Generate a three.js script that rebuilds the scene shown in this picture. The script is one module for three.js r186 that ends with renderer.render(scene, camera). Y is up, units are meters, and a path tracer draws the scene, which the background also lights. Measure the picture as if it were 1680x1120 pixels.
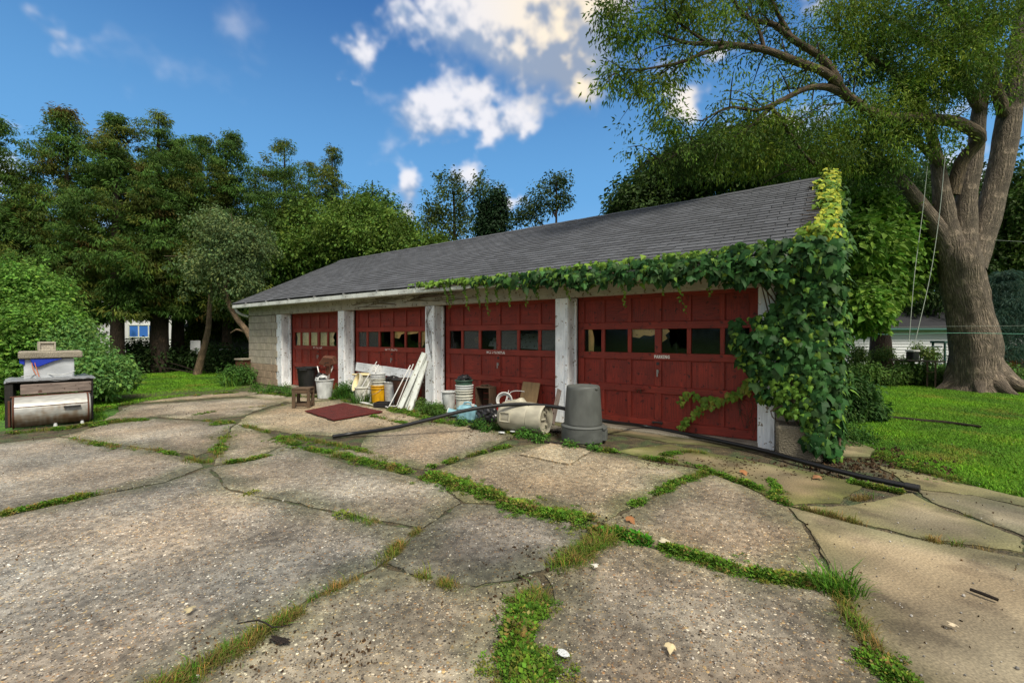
import * as THREE from 'three';
import { mergeGeometries } from 'three/addons/utils/BufferGeometryUtils.js';
import { ImprovedNoise } from 'three/addons/math/ImprovedNoise.js';

// ---------------------------------------------------------------- camera, sky, sun, exposure
const scene = new THREE.Scene();
const W = 1024, H = 682;
const EYE = [0.84, 1.42, 6.72], YAW = 36 * Math.PI / 180, FPX = 735, CX = 840, HY = 552;   // lens measured on the photograph (1680 wide)
const camera = new THREE.PerspectiveCamera(2 * Math.atan(560 / FPX) * 180 / Math.PI, W / H, 0.1, 600);
camera.position.set(...EYE);
camera.rotation.set(-Math.atan(8 / FPX), YAW, 0, 'YXZ');
const renderer = new THREE.WebGLRenderer({ antialias: true });
renderer.setSize(W, H);
renderer.toneMapping = THREE.LinearToneMapping;
renderer.toneMappingExposure = 1.35;
renderer.shadowMap.enabled = true;
const sun = new THREE.DirectionalLight(new THREE.Color(1, 0.925, 0.78), 3.5);
sun.position.set(0.73 * 40, 1.2 * 40, 0.42 * 40);
sun.target.position.set(-3, 0, 0);
sun.castShadow = true; sun.shadow.radius = 32; sun.shadow.mapSize.set(2048, 2048);
Object.assign(sun.shadow.camera, { left: -30, right: 30, top: 30, bottom: -30, near: 1, far: 140 });
scene.add(sun, sun.target);

// ---------------------------------------------------------------- helpers: numbers
function rng(seed) { let s = seed >>> 0; return () => { s = (s + 0x6d2b79f5) | 0; let t = Math.imul(s ^ (s >>> 15), 1 | s); t = (t + Math.imul(t ^ (t >>> 7), 61 | t)) ^ t; return ((t ^ (t >>> 14)) >>> 0) / 4294967296; }; }
const PN = new ImprovedNoise();
const noise = (x, y, z = 0) => PN.noise(x + 31.7, y + 17.3, z + 5.1);
function fbm(x, y, z = 0, o = 4) { let a = 0.5, s = 0; for (let i = 0; i < o; i++) { s += a * noise(x, y, z); x = x * 2.03 + 3.1; y = y * 2.03 + 1.7; z = z * 2.03 + 7.7; a *= 0.5; } return s; }
const clamp = (x, a = 0, b = 1) => Math.min(b, Math.max(a, x)), lerp = (a, b, t) => a + (b - a) * t;
const smooth = (a, b, x) => { const t = clamp((x - a) / (b - a)); return t * t * (3 - 2 * t); };
const V = (x, y, z) => new THREE.Vector3(x, y, z);
const ray = (px, py) => { const X = (px - CX) / FPX, Y = (HY - py) / FPX; return [X * Math.cos(YAW) - Math.sin(YAW), Y, -X * Math.sin(YAW) - Math.cos(YAW)]; };
function G(px, py, y = 0) { const d = ray(px, py), t = (y - EYE[1]) / d[1]; return V(EYE[0] + t * d[0], y, EYE[2] + t * d[2]); }   // a spot on the ground
function at(px, py, t) { const d = ray(px, py); return V(EYE[0] + t * d[0], EYE[1] + t * d[1], EYE[2] + t * d[2]); }               // a spot at a measured distance
const foot = (px, t) => { const p = at(px, HY, t); p.y = 0; return p; };
const up = (py, t) => EYE[1] + (HY - py) * t / FPX;                                                                                  // height above the ground

// ---------------------------------------------------------------- sky
{
  const w = 2048, h = 1024, data = new Float32Array(w * h * 4), R = rng(5);
  const blobs = [];
  const put = (dir, r, asp, s, warm, soft) => { const d = V(...dir).normalize(), e = V(0, 1, 0).cross(d).normalize(), n = d.clone().cross(e); blobs.push({ d, e, n, r, asp, s, warm, soft }); };
  const px = (x, y, r, asp = 1, s = 1, warm = 0, soft = 0) => put(ray(x, y), r / 800, asp, s, warm, soft);
  // the clouds seen over the yard
  px(66, 18, 20, 1.5, .85); px(100, 60, 13, 1.3, .85); px(84, 92, 15, 1, .85); px(385, 55, 32, 1, .6, 0, 1); px(290, 120, 40, 1.4, .42, 0, 1);
  px(600, 20, 34, 1.4, 1); px(575, 75, 28, 1.3, 1); px(600, 90, 14, 1, .7); px(662, 13, 14, 1, .9);
  px(720, 18, 46, 1.8, 1); px(800, 60, 60, 1.2, .8, .2, 1); px(770, 40, 42, 1.7, .85); px(850, 20, 60, 1.3, 1.05, .6, 1); px(935, 50, 80, 1, 1.5, 1, 1); px(955, 110, 50, .8, 1.1, 1, 1); px(925, 30, 70, 1.2, 1.4, 1, 1); px(880, 90, 40, 1, .75, .6, 1);
  px(665, 185, 40, .9, .85, 0, 1); px(640, 245, 30, .8, .6, 0, 1); px(700, 178, 34, 1.2, 1.1); px(745, 170, 34, 1.4, 1.2); px(790, 150, 24, .8, 1.1); px(815, 190, 30, 1.3, 1.1); px(850, 200, 26, 1.1, 1.1); px(728, 210, 28, 1.5, .9); px(680, 235, 22, .8, .8); px(735, 240, 20, 1.2, 1); px(750, 280, 26, .8, .8);
  px(665, 320, 38, 1, 1.15); px(678, 295, 30, .8, 1.15); px(660, 355, 40, 1.1, 1.1); px(760, 300, 26, 1, .8); px(510, 280, 16, 1, .9); px(835, 335, 20, 1, .9); px(888, 266, 9, 1.4, .5);
  px(1100, 160, 32, 1.2, 1.2, .5); px(1115, 185, 24, 1.1, 1, .4); px(1300, 20, 46, 1.3, 1, .4); px(1250, 40, 30, 1.4, .8, .3); px(1180, 220, 34, 1.5, 1, .5); px(1280, 240, 40, 1.5, 1, .3); px(1600, 320, 70, 1.5, .9, .2); px(1430, 330, 60, 1.5, .9, .2); px(40, 330, 50, 1.4, .8); px(240, 420, 60, 1.6, .9); px(420, 470, 60, 1.6, .8);
  for (let i = 0; i < 380; i++) { const a = R() * 6.283, el = Math.asin(0.06 + 0.94 * Math.pow(R(), .9)), d = V(Math.cos(a) * Math.cos(el), Math.sin(el), Math.sin(a) * Math.cos(el)); const f = d.x * -Math.sin(YAW) + d.z * -Math.cos(YAW); if (f > 0.2 && el < 0.98) continue; put([d.x, d.y, d.z], (.06 + R() * .16), 1 + R() * .8, .8 + R() * .6, R() * .8, R() < .4 ? 1 : 0); }
  const lin = (a, b, t) => [lerp(a[0], b[0], t), lerp(a[1], b[1], t), lerp(a[2], b[2], t)];
  const v = V(0, 0, 0), sd = V(.73, 1.2, .42).normalize();
  for (let j = 0; j < h; j++) {
    const el = ((j + .5) / h - .5) * Math.PI, sy = Math.sin(el), cy = Math.cos(el);
    for (let i = 0; i < w; i++) {
      const az = ((i + .5) / w - .5) * 2 * Math.PI; v.set(Math.cos(az) * cy, sy, Math.sin(az) * cy);
      let c = sy < 0 ? [.12, .14, .10] : lin(lin([.32, .50, .70], [.12, .32, .60], smooth(0, .3, sy)), [.022, .092, .29], smooth(.22, .72, sy));
      if (sy > -.02) {
        let dens = 0, shade = 0, warm = 0, soft = 0, tot = 1e-6;
        for (const b of blobs) {
          const f = v.dot(b.d); if (f < .8) continue;
          const x = v.dot(b.e) / (b.r * b.asp), y = v.dot(b.n) / b.r, q = x * x + y * y; if (q > 5) continue;
          const g = Math.exp(-q * 1.15) * b.s; dens += g; warm += g * b.warm; soft += g * b.soft; shade += g * clamp(y * .6 + .5 - x * .12); tot += g;
        }
        if (dens > .03) {
          const k = 9, n1 = fbm(v.x * k, v.y * k * 1.25, v.z * k, 6), n2 = fbm(v.x * 30 + 9, v.y * 36, v.z * 30, 4), s = soft / tot;
          const m = smooth(lerp(.40, .16, s), lerp(1.45, 1.5, s), dens * .86 + n1 * 2.4 * (1 - .6 * s) + n2 * .9 * (1 - .75 * s));
          const lit = clamp(shade / tot + n1 * 1.3 + n2 * .9), wm = clamp(warm / tot);
          const hi = lin([.70, .69, .72], [.84, .72, .54], wm), lo = lin([.24, .32, .46], [.25, .30, .39], wm), cc = lin(lo, hi, smooth(.1, .75, lit));
          c = lin(c, cc, Math.pow(clamp(m), 1.1) * .93);
        }
      }
      const o = (j * w + i) * 4; data[o] = c[0]; data[o + 1] = c[1]; data[o + 2] = c[2]; data[o + 3] = 1;
    }
  }
  const t = new THREE.DataTexture(data, w, h, THREE.RGBAFormat, THREE.FloatType);
  t.mapping = THREE.EquirectangularReflectionMapping; t.magFilter = THREE.LinearFilter; t.minFilter = THREE.LinearFilter; t.needsUpdate = true;
  scene.background = t; scene.environment = t;
}

// ---------------------------------------------------------------- helpers: textures and materials
const S2L = (c) => (c <= .04045 ? c / 12.92 : Math.pow((c + .055) / 1.055, 2.4));
function tex(size, metres, fn, srgb = true, hgt = size) {
  const d = new Uint8Array(size * hgt * 4);
  for (let j = 0; j < hgt; j++) for (let i = 0; i < size; i++) { const c = fn(i / size, j / hgt, i, j), o = (j * size + i) * 4; d[o] = clamp(c[0]) * 255; d[o + 1] = clamp(c[1]) * 255; d[o + 2] = clamp(c[2]) * 255; d[o + 3] = 255; }
  const t = new THREE.DataTexture(d, size, hgt); t.wrapS = t.wrapT = THREE.RepeatWrapping; t.magFilter = THREE.LinearFilter; t.minFilter = THREE.LinearMipmapLinearFilter; t.generateMipmaps = true;
  if (srgb) t.colorSpace = THREE.SRGBColorSpace;
  if (metres) t.repeat.set(1 / metres, 1 / metres);
  t.needsUpdate = true; return t;
}
// noise that wraps at the edge of the tile
function tn2(u, v, fu, fv, s = 0) {
  const n = Math.max(1, Math.round(fu)), m = Math.max(1, Math.round(fv)), x = (u - Math.floor(u)) * n, y = (v - Math.floor(v)) * m, i = Math.floor(x), j = Math.floor(y), a = x - i, b = y - j, sx = a * a * a * (a * (a * 6 - 15) + 10), sy = b * b * b * (b * (b * 6 - 15) + 10), k = Math.round(s * 1009);
  const g = (p, q, dx, dy) => { let h = Math.imul((p % n) + 17 * k + 1, 374761393) + Math.imul((q % m) + 1, 668265263); h = Math.imul(h ^ (h >>> 13), 1274126177); h ^= h >>> 16; const t = (h >>> 0) / 4294967296 * 6.2831853; return Math.cos(t) * dx + Math.sin(t) * dy; };
  return 1.35 * lerp(lerp(g(i, j, a, b), g(i + 1, j, a - 1, b), sx), lerp(g(i, j + 1, a, b - 1), g(i + 1, j + 1, a - 1, b - 1), sx), sy);
}
const tn = (u, v, f, s = 0) => tn2(u, v, f, f, s);
const tf = (u, v, f, s = 0, o = 4) => { let a = .5, q = 0; for (let i = 0; i < o; i++) { q += a * tn(u, v, f, s + i * 3.3); f *= 2; a *= .5; } return q; };
const std = (o) => new THREE.MeshStandardMaterial({ roughness: .85, ...o });
const srgb = (r, g, b) => new THREE.Color().setRGB(S2L(r / 255), S2L(g / 255), S2L(b / 255));

// exposed-aggregate concrete: coloured pebbles in grey mortar
let pebbleT, pebbleB;
{
  const N = 2048, R = rng(77), col = new Float32Array(N * N * 3), hg = new Float32Array(N * N);
  for (let j = 0; j < N; j++) for (let i = 0; i < N; i++) {
    const u = i / N, v = j / N, m = .47 + tf(u, v, 6, 1, 3) * .14 + tf(u, v, 60, 9, 2) * .26 + (R() - .5) * .16, o = (j * N + i) * 3;
    col[o] = m * 1.04; col[o + 1] = m; col[o + 2] = m * .92; hg[j * N + i] = .35 + (R() - .5) * .25;
  }
  const tones = [[.58, .53, .45], [.36, .32, .27], [.64, .61, .55], [.78, .76, .70], [.28, .26, .24], [.54, .43, .31], [.62, .55, .41], [.29, .27, .25]];
  for (let k = 0; k < 95000; k++) {
    const cx = R() * N, cy = R() * N, big = R(); const r = big < .8 ? 1.0 + R() * 1.4 : 1.8 + R() * 3.2, a = R() * 3.14, el = .6 + R() * .4, t = tones[Math.floor(R() * 7.99)], b = .82 + R() * .4;
    const ca = Math.cos(a), sa = Math.sin(a), q = Math.ceil(r);
    for (let y = -q; y <= q; y++) for (let x = -q; x <= q; x++) {
      const e = ((x * ca + y * sa) ** 2 + ((y * ca - x * sa) / el) ** 2) / (r * r); if (e > 1) continue;
      const i = (Math.round(cx) + x + N) % N, j = (Math.round(cy) + y + N) % N, o = (j * N + i) * 3;
      col[o] = t[0] * b; col[o + 1] = t[1] * b; col[o + 2] = t[2] * b; hg[j * N + i] = .55 + .45 * (1 - e);
    }
  }
  pebbleT = tex(N, 3.6, (u, v, i, j) => { const o = (j * N + i) * 3; return [col[o], col[o + 1], col[o + 2]]; });
  pebbleB = tex(N, 3.6, (u, v, i, j) => { const g = hg[j * N + i]; return [g, g, g]; }, false);
}
const M = {};
M.pebble = std({ map: pebbleT, bumpMap: pebbleB, bumpScale: .004, vertexColors: true, roughness: .86 });
{
  const t = tex(1024, 2.4, (u, v) => { const m = .56 + tf(u, v, 4, 3, 5) * .20 + tf(u, v, 200, 4, 2) * .2, s = smooth(.12, .4, tf(u, v, 7, 8, 5)) * .10; return [m * 1.02 - s, m * .97 - s, m * .86 - s * .9]; });
  const b = tex(512, 1.2, (u, v) => { const m = .5 + tf(u, v, 60, 4, 3) * .8; return [m, m, m]; }, false);
  M.smoothConcrete = std({ map: t, bumpMap: b, bumpScale: .004, vertexColors: true, roughness: .85 });
  M.stoneDark = std({ map: t, bumpMap: b, bumpScale: .012, color: new THREE.Color(.72, .7, .64) }); M.stone = std({ map: t, bumpMap: b, bumpScale: .008 });
  const t2 = tex(512, 1.6, (u, v) => { const m = .66 + tf(u, v, 8, 3, 3) * .12 + tf(u, v, 70, 4, 2) * .16; return [m * 1.0, m * .96, m * .87]; }); M.block = std({ map: t2, bumpMap: b, bumpScale: .004 }); M.blockB = std({ map: t2, bumpMap: b, bumpScale: .004, color: new THREE.Color(.94, .93, .92) }); M.blockC = std({ map: t2, bumpMap: b, bumpScale: .004, color: new THREE.Color(.97, .96, .92) }); M.blockLow = std({ map: t2, bumpMap: b, bumpScale: .004, color: new THREE.Color(.82, .68, .58) });
  M.mortar = std({ color: new THREE.Color(.34, .31, .25) });
}
M.soil = std({ map: tex(512, 1.1, (u, v) => { const m = .27 + tf(u, v, 8, 2, 4) * .16 + tf(u, v, 60, 7, 2) * .2, g = smooth(-.05, .2, tf(u, v, 5, 12, 3)) * .05; return [m * 1.08 - g * .5, m * .95 + g, m * .66]; }), bumpMap: tex(256, .6, (u, v) => { const m = .5 + tf(u, v, 30, 2, 3); return [m, m, m]; }, false), bumpScale: .02 });
M.lawn = std({ map: tex(512, 2.2, (u, v) => { const m = .30 + tf(u, v, 8, 2, 4) * .14 + tf(u, v, 80, 7, 2) * .25; return [m * .82, m * 1.32, m * .32]; }), roughness: .95 });
function woodTex(base, seed, streak = .5, chip = 0, under = [.3, .25, .2]) {
  return tex(512, 1, (u, v) => {
    const g = tf(u * 1, v, 3, seed, 3) * .22 + noise(u * 60, Math.sin(v * 6.283) * 1.2 + seed, seed) * .16 * streak + noise(u * 160, Math.cos(v * 6.283) * 2.5 + seed, seed) * .1 * streak;
    const c = chip ? smooth(.30 - chip, .36 - chip, tf(u, v, 14, seed + 4, 4) + noise(u * 40, v * 5, 3) * .12) : 0;
    return [0, 1, 2].map((k) => lerp(base[k] * (1 + g), under[k] * (1 + g * 2), c));
  });
}
const paintBump = tex(512, 1, (u, v) => { const m = .5 + tf(u, v, 20, 3, 4) * .5 + noise(u * 90, v * 6, 2) * .15; return [m, m, m]; }, false);
M.white = std({ map: woodTex([.93, .95, .96], 2, .45, .012, [.56, .52, .46]), bumpMap: paintBump, bumpScale: .004, roughness: .7 });
M.whiteClean = std({ map: woodTex([.78, .80, .78], 6, .25, .03, [.5, .46, .38]), bumpMap: paintBump, bumpScale: .002, roughness: .6 });
M.whiteDull = std({ map: woodTex([.70, .72, .74], 9, .3, 0), bumpMap: paintBump, bumpScale: .002, roughness: .7 });
M.fascia = std({ map: woodTex([.66, .64, .58], 12, .5, .07, [.42, .36, .28]), bumpMap: paintBump, bumpScale: .004 });
M.red = std({ map: woodTex([.55, .19, .13], 21, .8, .012, [.33, .11, .08]), bumpMap: paintBump, bumpScale: .003, roughness: .62 });
M.redPanel = std({ map: woodTex([.53, .175, .12], 33, 1.2, .015, [.31, .10, .075]), bumpMap: paintBump, bumpScale: .003, roughness: .6 });
M.redBare = std({ map: woodTex([.50, .20, .12], 43, .9, .05, [.3, .1, .06]), bumpMap: paintBump, bumpScale: .003, roughness: .7 });
M.oldWood = std({ map: woodTex([.34, .27, .20], 51, 1.2, .03, [.2, .16, .12]), bumpMap: paintBump, bumpScale: .006 });
M.greyWood = std({ map: woodTex([.46, .41, .38], 61, 1.3, .06, [.26, .18, .15]), bumpMap: paintBump, bumpScale: .006 });
M.darkWood = std({ map: woodTex([.13, .12, .11], 71, 1, .02, [.08, .07, .06]), bumpMap: paintBump, bumpScale: .006 });
M.ply = std({ map: woodTex([.56, .46, .32], 81, .7, .0), bumpMap: paintBump, bumpScale: .002 });
M.rottenWood = std({ map: woodTex([.30, .19, .13], 91, 1.3, .12, [.55, .52, .47]), bumpMap: paintBump, bumpScale: .01 });
M.card = std({ map: woodTex([.84, .78, .60], 15, .2, .02, [.6, .5, .35]), roughness: .9 });
M.tornPaper = std({ map: woodTex([.74, .62, .40], 17, .3, .03, [.5, .38, .22]), roughness: .9 });
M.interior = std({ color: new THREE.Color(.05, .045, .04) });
M.glass = new THREE.MeshPhysicalMaterial({ color: new THREE.Color(.94, .96, .95), transmission: 1, thickness: 0, roughness: .08, ior: 1.5, specularIntensity: .45 });
M.dustyGlass = new THREE.MeshPhysicalMaterial({ color: new THREE.Color(.5, .52, .5), transmission: .88, thickness: 0, roughness: .22, ior: 1.5, specularIntensity: .5 });
const plastic = (r, g, b, rough = .5, o = {}) => { const c = srgb(r, g, b), t = tex(128, .5, (u, v) => { const m = .86 + tf(u, v, 6, r * .1, 3) * .22; return [m, m, m * .97]; }); return std({ color: c, map: t, roughness: rough, ...o }); };
M.whitePlastic = plastic(226, 230, 236); M.whiteBucket = plastic(222, 222, 214); M.yellow = plastic(236, 176, 10, .45); M.blackPlastic = plastic(38, 38, 40, .45); M.brownPlastic = plastic(96, 62, 48, .55);
M.lightBlue = plastic(140, 190, 212, .55); M.beige = plastic(196, 191, 176, .5); M.greyPlastic = plastic(96, 100, 100, .62); M.greenRim = plastic(60, 92, 80); M.hose = plastic(24, 25, 29, .38); M.bag = std({ color: new THREE.Color(.012, .012, .014), roughness: .35 });
M.tarp = std({ color: srgb(22, 52, 170), roughness: .5 }); M.redPlastic = plastic(170, 40, 30); M.orangeRope = std({ color: srgb(205, 120, 80) });
M.metalWhite = std({ color: new THREE.Color(.72, .72, .7), roughness: .35 }); M.ropeGrey = std({ color: new THREE.Color(.38, .42, .38), roughness: .9 }); M.metal = std({ color: new THREE.Color(.45, .45, .44), roughness: .4, metalness: .8 }); M.rust = std({ map: woodTex([.34, .20, .13], 19, .3, .08, [.2, .12, .08]), roughness: .8 }); M.darkMetal = std({ color: new THREE.Color(.05, .05, .05), roughness: .5, metalness: .5 });
M.drum = std({ map: tex(512, 0, (u, v) => { const r = smooth(.0, .5, Math.cos((u - .80) * 6.283) * .38 - .04 + tf(u, v, 8, 4, 4) * .5 + noise(u * 8, v * 90, 1) * .16), m = .66 + tf(u, v, 40, 2, 2) * .15; return [lerp(m, .44, r), lerp(m, .33, r), lerp(m * .97, .23, r)]; }), roughness: .38, metalness: .25 });
M.sheet = new THREE.MeshPhysicalMaterial({ color: new THREE.Color(.62, .65, .68), transmission: .72, thickness: 0, roughness: .3 });
M.carpet = std({ map: tex(256, .6, (u, v) => { const m = 1 + tf(u, v, 60, 3, 2) * .6 + tf(u, v, 5, 8, 3) * .4; return [.40 * m, .13 * m, .11 * m]; }), bumpMap: tex(256, .3, (u, v) => { const m = .5 + tn(u, v, 70, 3); return [m, m, m]; }, false), bumpScale: .01, roughness: 1 });
M.shingle = [0, 1, 2, 3, 4].map((k) => std({ map: tex(128, .35, (u, v) => { const m = .285 + k * .015 + tf(u, v, 40, 3 + k, 2) * .14 + tf(u, v, 4, 5, 2) * .06; return [m * .97, m, m * 1.06]; }), bumpMap: tex(128, .2, (u, v) => { const m = .5 + tn(u, v, 50, 3); return [m, m, m]; }, false), bumpScale: .003, roughness: .95 }));
M.shingleAll = M.shingle[2];
function barkTex(base, seed) {
  const f = (u, v) => { const w = tf(u, v, 4, seed, 3) * .09, a = 1 - Math.abs(tn2(u + w, v, 15, 4, seed)) * 1.5, b = 1 - Math.abs(tn2(u + w, v, 38, 11, seed + 1)) * 1.5; return clamp(1.05 - a * .62 - b * .28 + tf(u, v, 50, seed, 2) * .4, 0, 1); };
  return { map: tex(512, 1.2, (u, v) => { const m = f(u, v), k = .58 + m * .6 + tf(u, v, 4, seed + 3, 3) * .35; return [base[0] * k, base[1] * k, base[2] * k]; }), bumpMap: tex(512, 1.2, (u, v) => { const m = f(u, v); return [m, m, m]; }, false) };
}
M.bark = std({ ...barkTex([.50, .45, .39], 3), bumpScale: .05, roughness: .95 });
M.darkBark = std({ ...barkTex([.24, .19, .15], 8), bumpScale: .03, roughness: .95 });
M.limbBark = std({ ...barkTex([.40, .34, .27], 5), bumpScale: .03, roughness: .95 });
M.paleBark = std({ ...barkTex([.50, .42, .33], 14), bumpScale: .02, roughness: .95 });
const leafM = (r, g, b, o = {}) => new THREE.MeshPhysicalMaterial({ color: new THREE.Color(r, g, b), vertexColors: true, roughness: .7, transmission: .3, thickness: 0, ior: 1.4, specularIntensity: .25, ...o });

// ---------------------------------------------------------------- helpers: geometry
function clean(g) { const n = g.index ? g.toNonIndexed() : g; for (const k of Object.keys(n.attributes)) if (!['position', 'normal', 'uv', 'color'].includes(k)) n.deleteAttribute(k); return n; }
const merge = (list) => mergeGeometries(list.map(clean), false);
// a box with chamfered edges and uv in metres
function box(w, h, d, b = .006, x = 0, y = 0, z = 0) {
  b = Math.min(b, w * .4, h * .4, d * .4);
  const P = [], hx = w / 2, hy = h / 2, hz = d / 2, u0 = (w * 13.7 + h * 7.1 + x * .7 + z * .3) % 1;
  const c = (sx, sy, sz, a) => [sx * (hx - (a === 0 ? 0 : b)), sy * (hy - (a === 1 ? 0 : b)), sz * (hz - (a === 2 ? 0 : b))];
  const tri = (p, q, r) => { const n = [(q[1] - p[1]) * (r[2] - p[2]) - (q[2] - p[2]) * (r[1] - p[1]), (q[2] - p[2]) * (r[0] - p[0]) - (q[0] - p[0]) * (r[2] - p[2]), (q[0] - p[0]) * (r[1] - p[1]) - (q[1] - p[1]) * (r[0] - p[0])]; const o = n[0] * (p[0] + q[0] + r[0]) + n[1] * (p[1] + q[1] + r[1]) + n[2] * (p[2] + q[2] + r[2]); P.push(...(o > 0 ? [p, q, r] : [p, r, q])); };
  const quad = (p, q, r, s) => { tri(p, q, r); tri(p, r, s); };
  for (let a = 0; a < 3; a++) for (const s of [-1, 1]) { const k = (i, j) => { const v = [0, 0, 0]; v[a] = s; v[(a + 1) % 3] = i; v[(a + 2) % 3] = j; return c(...v, a); }; quad(k(-1, -1), k(1, -1), k(1, 1), k(-1, 1)); }
  for (let a = 0; a < 3; a++) for (const s of [-1, 1]) for (const t of [-1, 1]) { const k = (e, f) => { const v = [0, 0, 0]; v[a] = e; v[(a + 1) % 3] = s; v[(a + 2) % 3] = t; return c(...v, f); }; quad(k(-1, (a + 1) % 3), k(1, (a + 1) % 3), k(1, (a + 2) % 3), k(-1, (a + 2) % 3)); }
  for (const i of [-1, 1]) for (const j of [-1, 1]) for (const k of [-1, 1]) tri(c(i, j, k, 0), c(i, j, k, 1), c(i, j, k, 2));
  const pos = new Float32Array(P.length * 3), uv = new Float32Array(P.length * 2);
  P.forEach((p, i) => { pos[i * 3] = p[0] + x; pos[i * 3 + 1] = p[1] + y; pos[i * 3 + 2] = p[2] + z; });
  const g = new THREE.BufferGeometry(); g.setAttribute('position', new THREE.BufferAttribute(pos, 3)); g.computeVertexNormals();
  const n = g.attributes.normal.array, swap = w > h && w > d;
  for (let i = 0; i < P.length; i++) { const X = P[i][0] + u0, Y = P[i][1] + u0 * 3, Z = P[i][2] + u0 * 2, ax = Math.abs(n[i * 3]), ay = Math.abs(n[i * 3 + 1]), az = Math.abs(n[i * 3 + 2]); let u, v; if (az >= ax && az >= ay) { u = X; v = Y; } else if (ax >= ay) { u = Z; v = Y; } else { u = X; v = Z; } if (swap) [u, v] = [v, u]; uv[i * 2] = u; uv[i * 2 + 1] = v; }
  g.setAttribute('uv', new THREE.BufferAttribute(uv, 2)); return g;
}
const tr = (g, x = 0, y = 0, z = 0, rx = 0, ry = 0, rz = 0) => g.applyMatrix4(new THREE.Matrix4().compose(V(x, y, z), new THREE.Quaternion().setFromEuler(new THREE.Euler(rx, ry, rz)), V(1, 1, 1)));
// a tapering limb through points with a radius each
function limb(pts, rad, seg = 7, step = .25, rough = 0, uvs = 1) {
  const curve = new THREE.CatmullRomCurve3(pts, false, 'centripetal'), len = curve.getLength(), n = Math.max(2, Math.min(160, Math.ceil(len / step))), P = [], N = [], U = [], I = [];
  const fr = curve.computeFrenetFrames(n, false);
  for (let i = 0; i <= n; i++) {
    const t = i / n, p = curve.getPointAt(t), f = curve.getUtoTmapping(t) * (pts.length - 1), k = Math.min(pts.length - 2, Math.floor(f)), r = lerp(rad[k], rad[k + 1], f - k);
    for (let j = 0; j <= seg; j++) {
      const a = j / seg * Math.PI * 2, d = fr.normals[i].clone().multiplyScalar(Math.cos(a)).addScaledVector(fr.binormals[i], Math.sin(a));
      const rr = r * (1 + (rough ? rough * (fbm(Math.cos(a) * 1.3 + p.x, Math.sin(a) * 1.3 + p.z, p.y * .7, 3) * 2) : 0));
      P.push(p.x + d.x * rr, p.y + d.y * rr, p.z + d.z * rr); N.push(d.x, d.y, d.z); U.push(j / seg * Math.max(1, Math.round(2 * Math.PI * rad[0] / 1.2 * 2) / 2) * 1.2 * uvs, t * len * uvs);
      if (i < n && j < seg) { const q = i * (seg + 1) + j; I.push(q, q + 1, q + seg + 1, q + 1, q + seg + 2, q + seg + 1); }
    }
  }
  const g = new THREE.BufferGeometry(); g.setAttribute('position', new THREE.Float32BufferAttribute(P, 3)); g.setAttribute('normal', new THREE.Float32BufferAttribute(N, 3)); g.setAttribute('uv', new THREE.Float32BufferAttribute(U, 2)); g.setIndex(I);
  if (rough) { g.computeVertexNormals(); }
  return clean(g);
}
function tube(pts, r, seg = 8, step = .06) { return limb(pts, pts.map(() => r), seg, step); }
const rod = (a, b, r, seg = 6) => tr(new THREE.CylinderGeometry(r, r, a.distanceTo(b), seg), 0, 0, 0).applyMatrix4(new THREE.Matrix4().compose(a.clone().add(b).multiplyScalar(.5), new THREE.Quaternion().setFromUnitVectors(V(0, 1, 0), b.clone().sub(a).normalize()), V(1, 1, 1)));
const lathe = (pts, seg = 28) => { const g = new THREE.LatheGeometry(pts.map((p) => new THREE.Vector2(p[0], p[1])), seg); return g; };
function flat(points, depth, bevel = 0) { const s = new THREE.Shape(points.map((p) => new THREE.Vector2(p[0], p[1]))); return new THREE.ExtrudeGeometry(s, { depth, bevelEnabled: bevel > 0, bevelSize: bevel, bevelThickness: bevel, bevelSegments: 1 }); }

// ---------------------------------------------------------------- helpers: things and parts
const taken = {};
function numbered(n) { const k = taken[n] = (taken[n] ?? -1) + 1; return k ? n + '_' + String(k).padStart(3, '0') : n; }
function tag(o, label, category, group, kind) { o.userData = {}; if (label) o.userData.label = label; if (category) o.userData.category = category; if (group) o.userData.group = group; if (kind) o.userData.kind = kind; return o; }
function thing(name, label, category, p = V(0, 0, 0), turn = 0, group) { const o = new THREE.Group(); o.name = numbered(name); o.position.copy(p); o.rotation.y = turn; scene.add(o); return tag(o, label, category, group); }
function part(name, geo, mat, parent, label) { const m = new THREE.Mesh(Array.isArray(geo) ? merge(geo) : geo, mat); m.name = numbered(name); m.castShadow = m.receiveShadow = true; parent.add(m); if (label) m.userData.label = label; return m; }
function single(name, geo, mat, label, category, p = V(0, 0, 0), turn = 0, group) { const m = part(name, geo, mat, scene); m.position.copy(p); m.rotation.y = turn; return tag(m, label, category, group); }
function struct(name, geo, mat, parent = scene) { const m = part(name, geo, mat, parent); m.userData.kind = 'structure'; return m; }
const white = new THREE.Color(1, 1, 1);
function scatter(name, geo, mat, mats, cols, parent = scene, kind) {
  const m = new THREE.InstancedMesh(geo, mat, mats.length); m.name = numbered(name); mats.forEach((x, i) => { m.setMatrixAt(i, x); m.setColorAt(i, cols ? cols[i] : white); });
  m.castShadow = m.receiveShadow = true; if (kind) m.userData.kind = kind; parent.add(m); return m;
}
const dummy = new THREE.Object3D();
function mat4(p, e, s) { dummy.position.copy(p); dummy.rotation.set(...e); typeof s === 'number' ? dummy.scale.setScalar(s) : dummy.scale.set(...s); dummy.updateMatrix(); return dummy.matrix.clone(); }
function facing(p, n, t, s) { // n: the way the face looks, t: the way its tip points
  const z = n.clone().normalize(), y = t.clone().addScaledVector(z, -t.dot(z)).normalize(), x = y.clone().cross(z); return new THREE.Matrix4().makeBasis(x, y, z).scale(typeof s === 'number' ? V(s, s, s) : V(...s)).setPosition(p);
}
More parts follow.
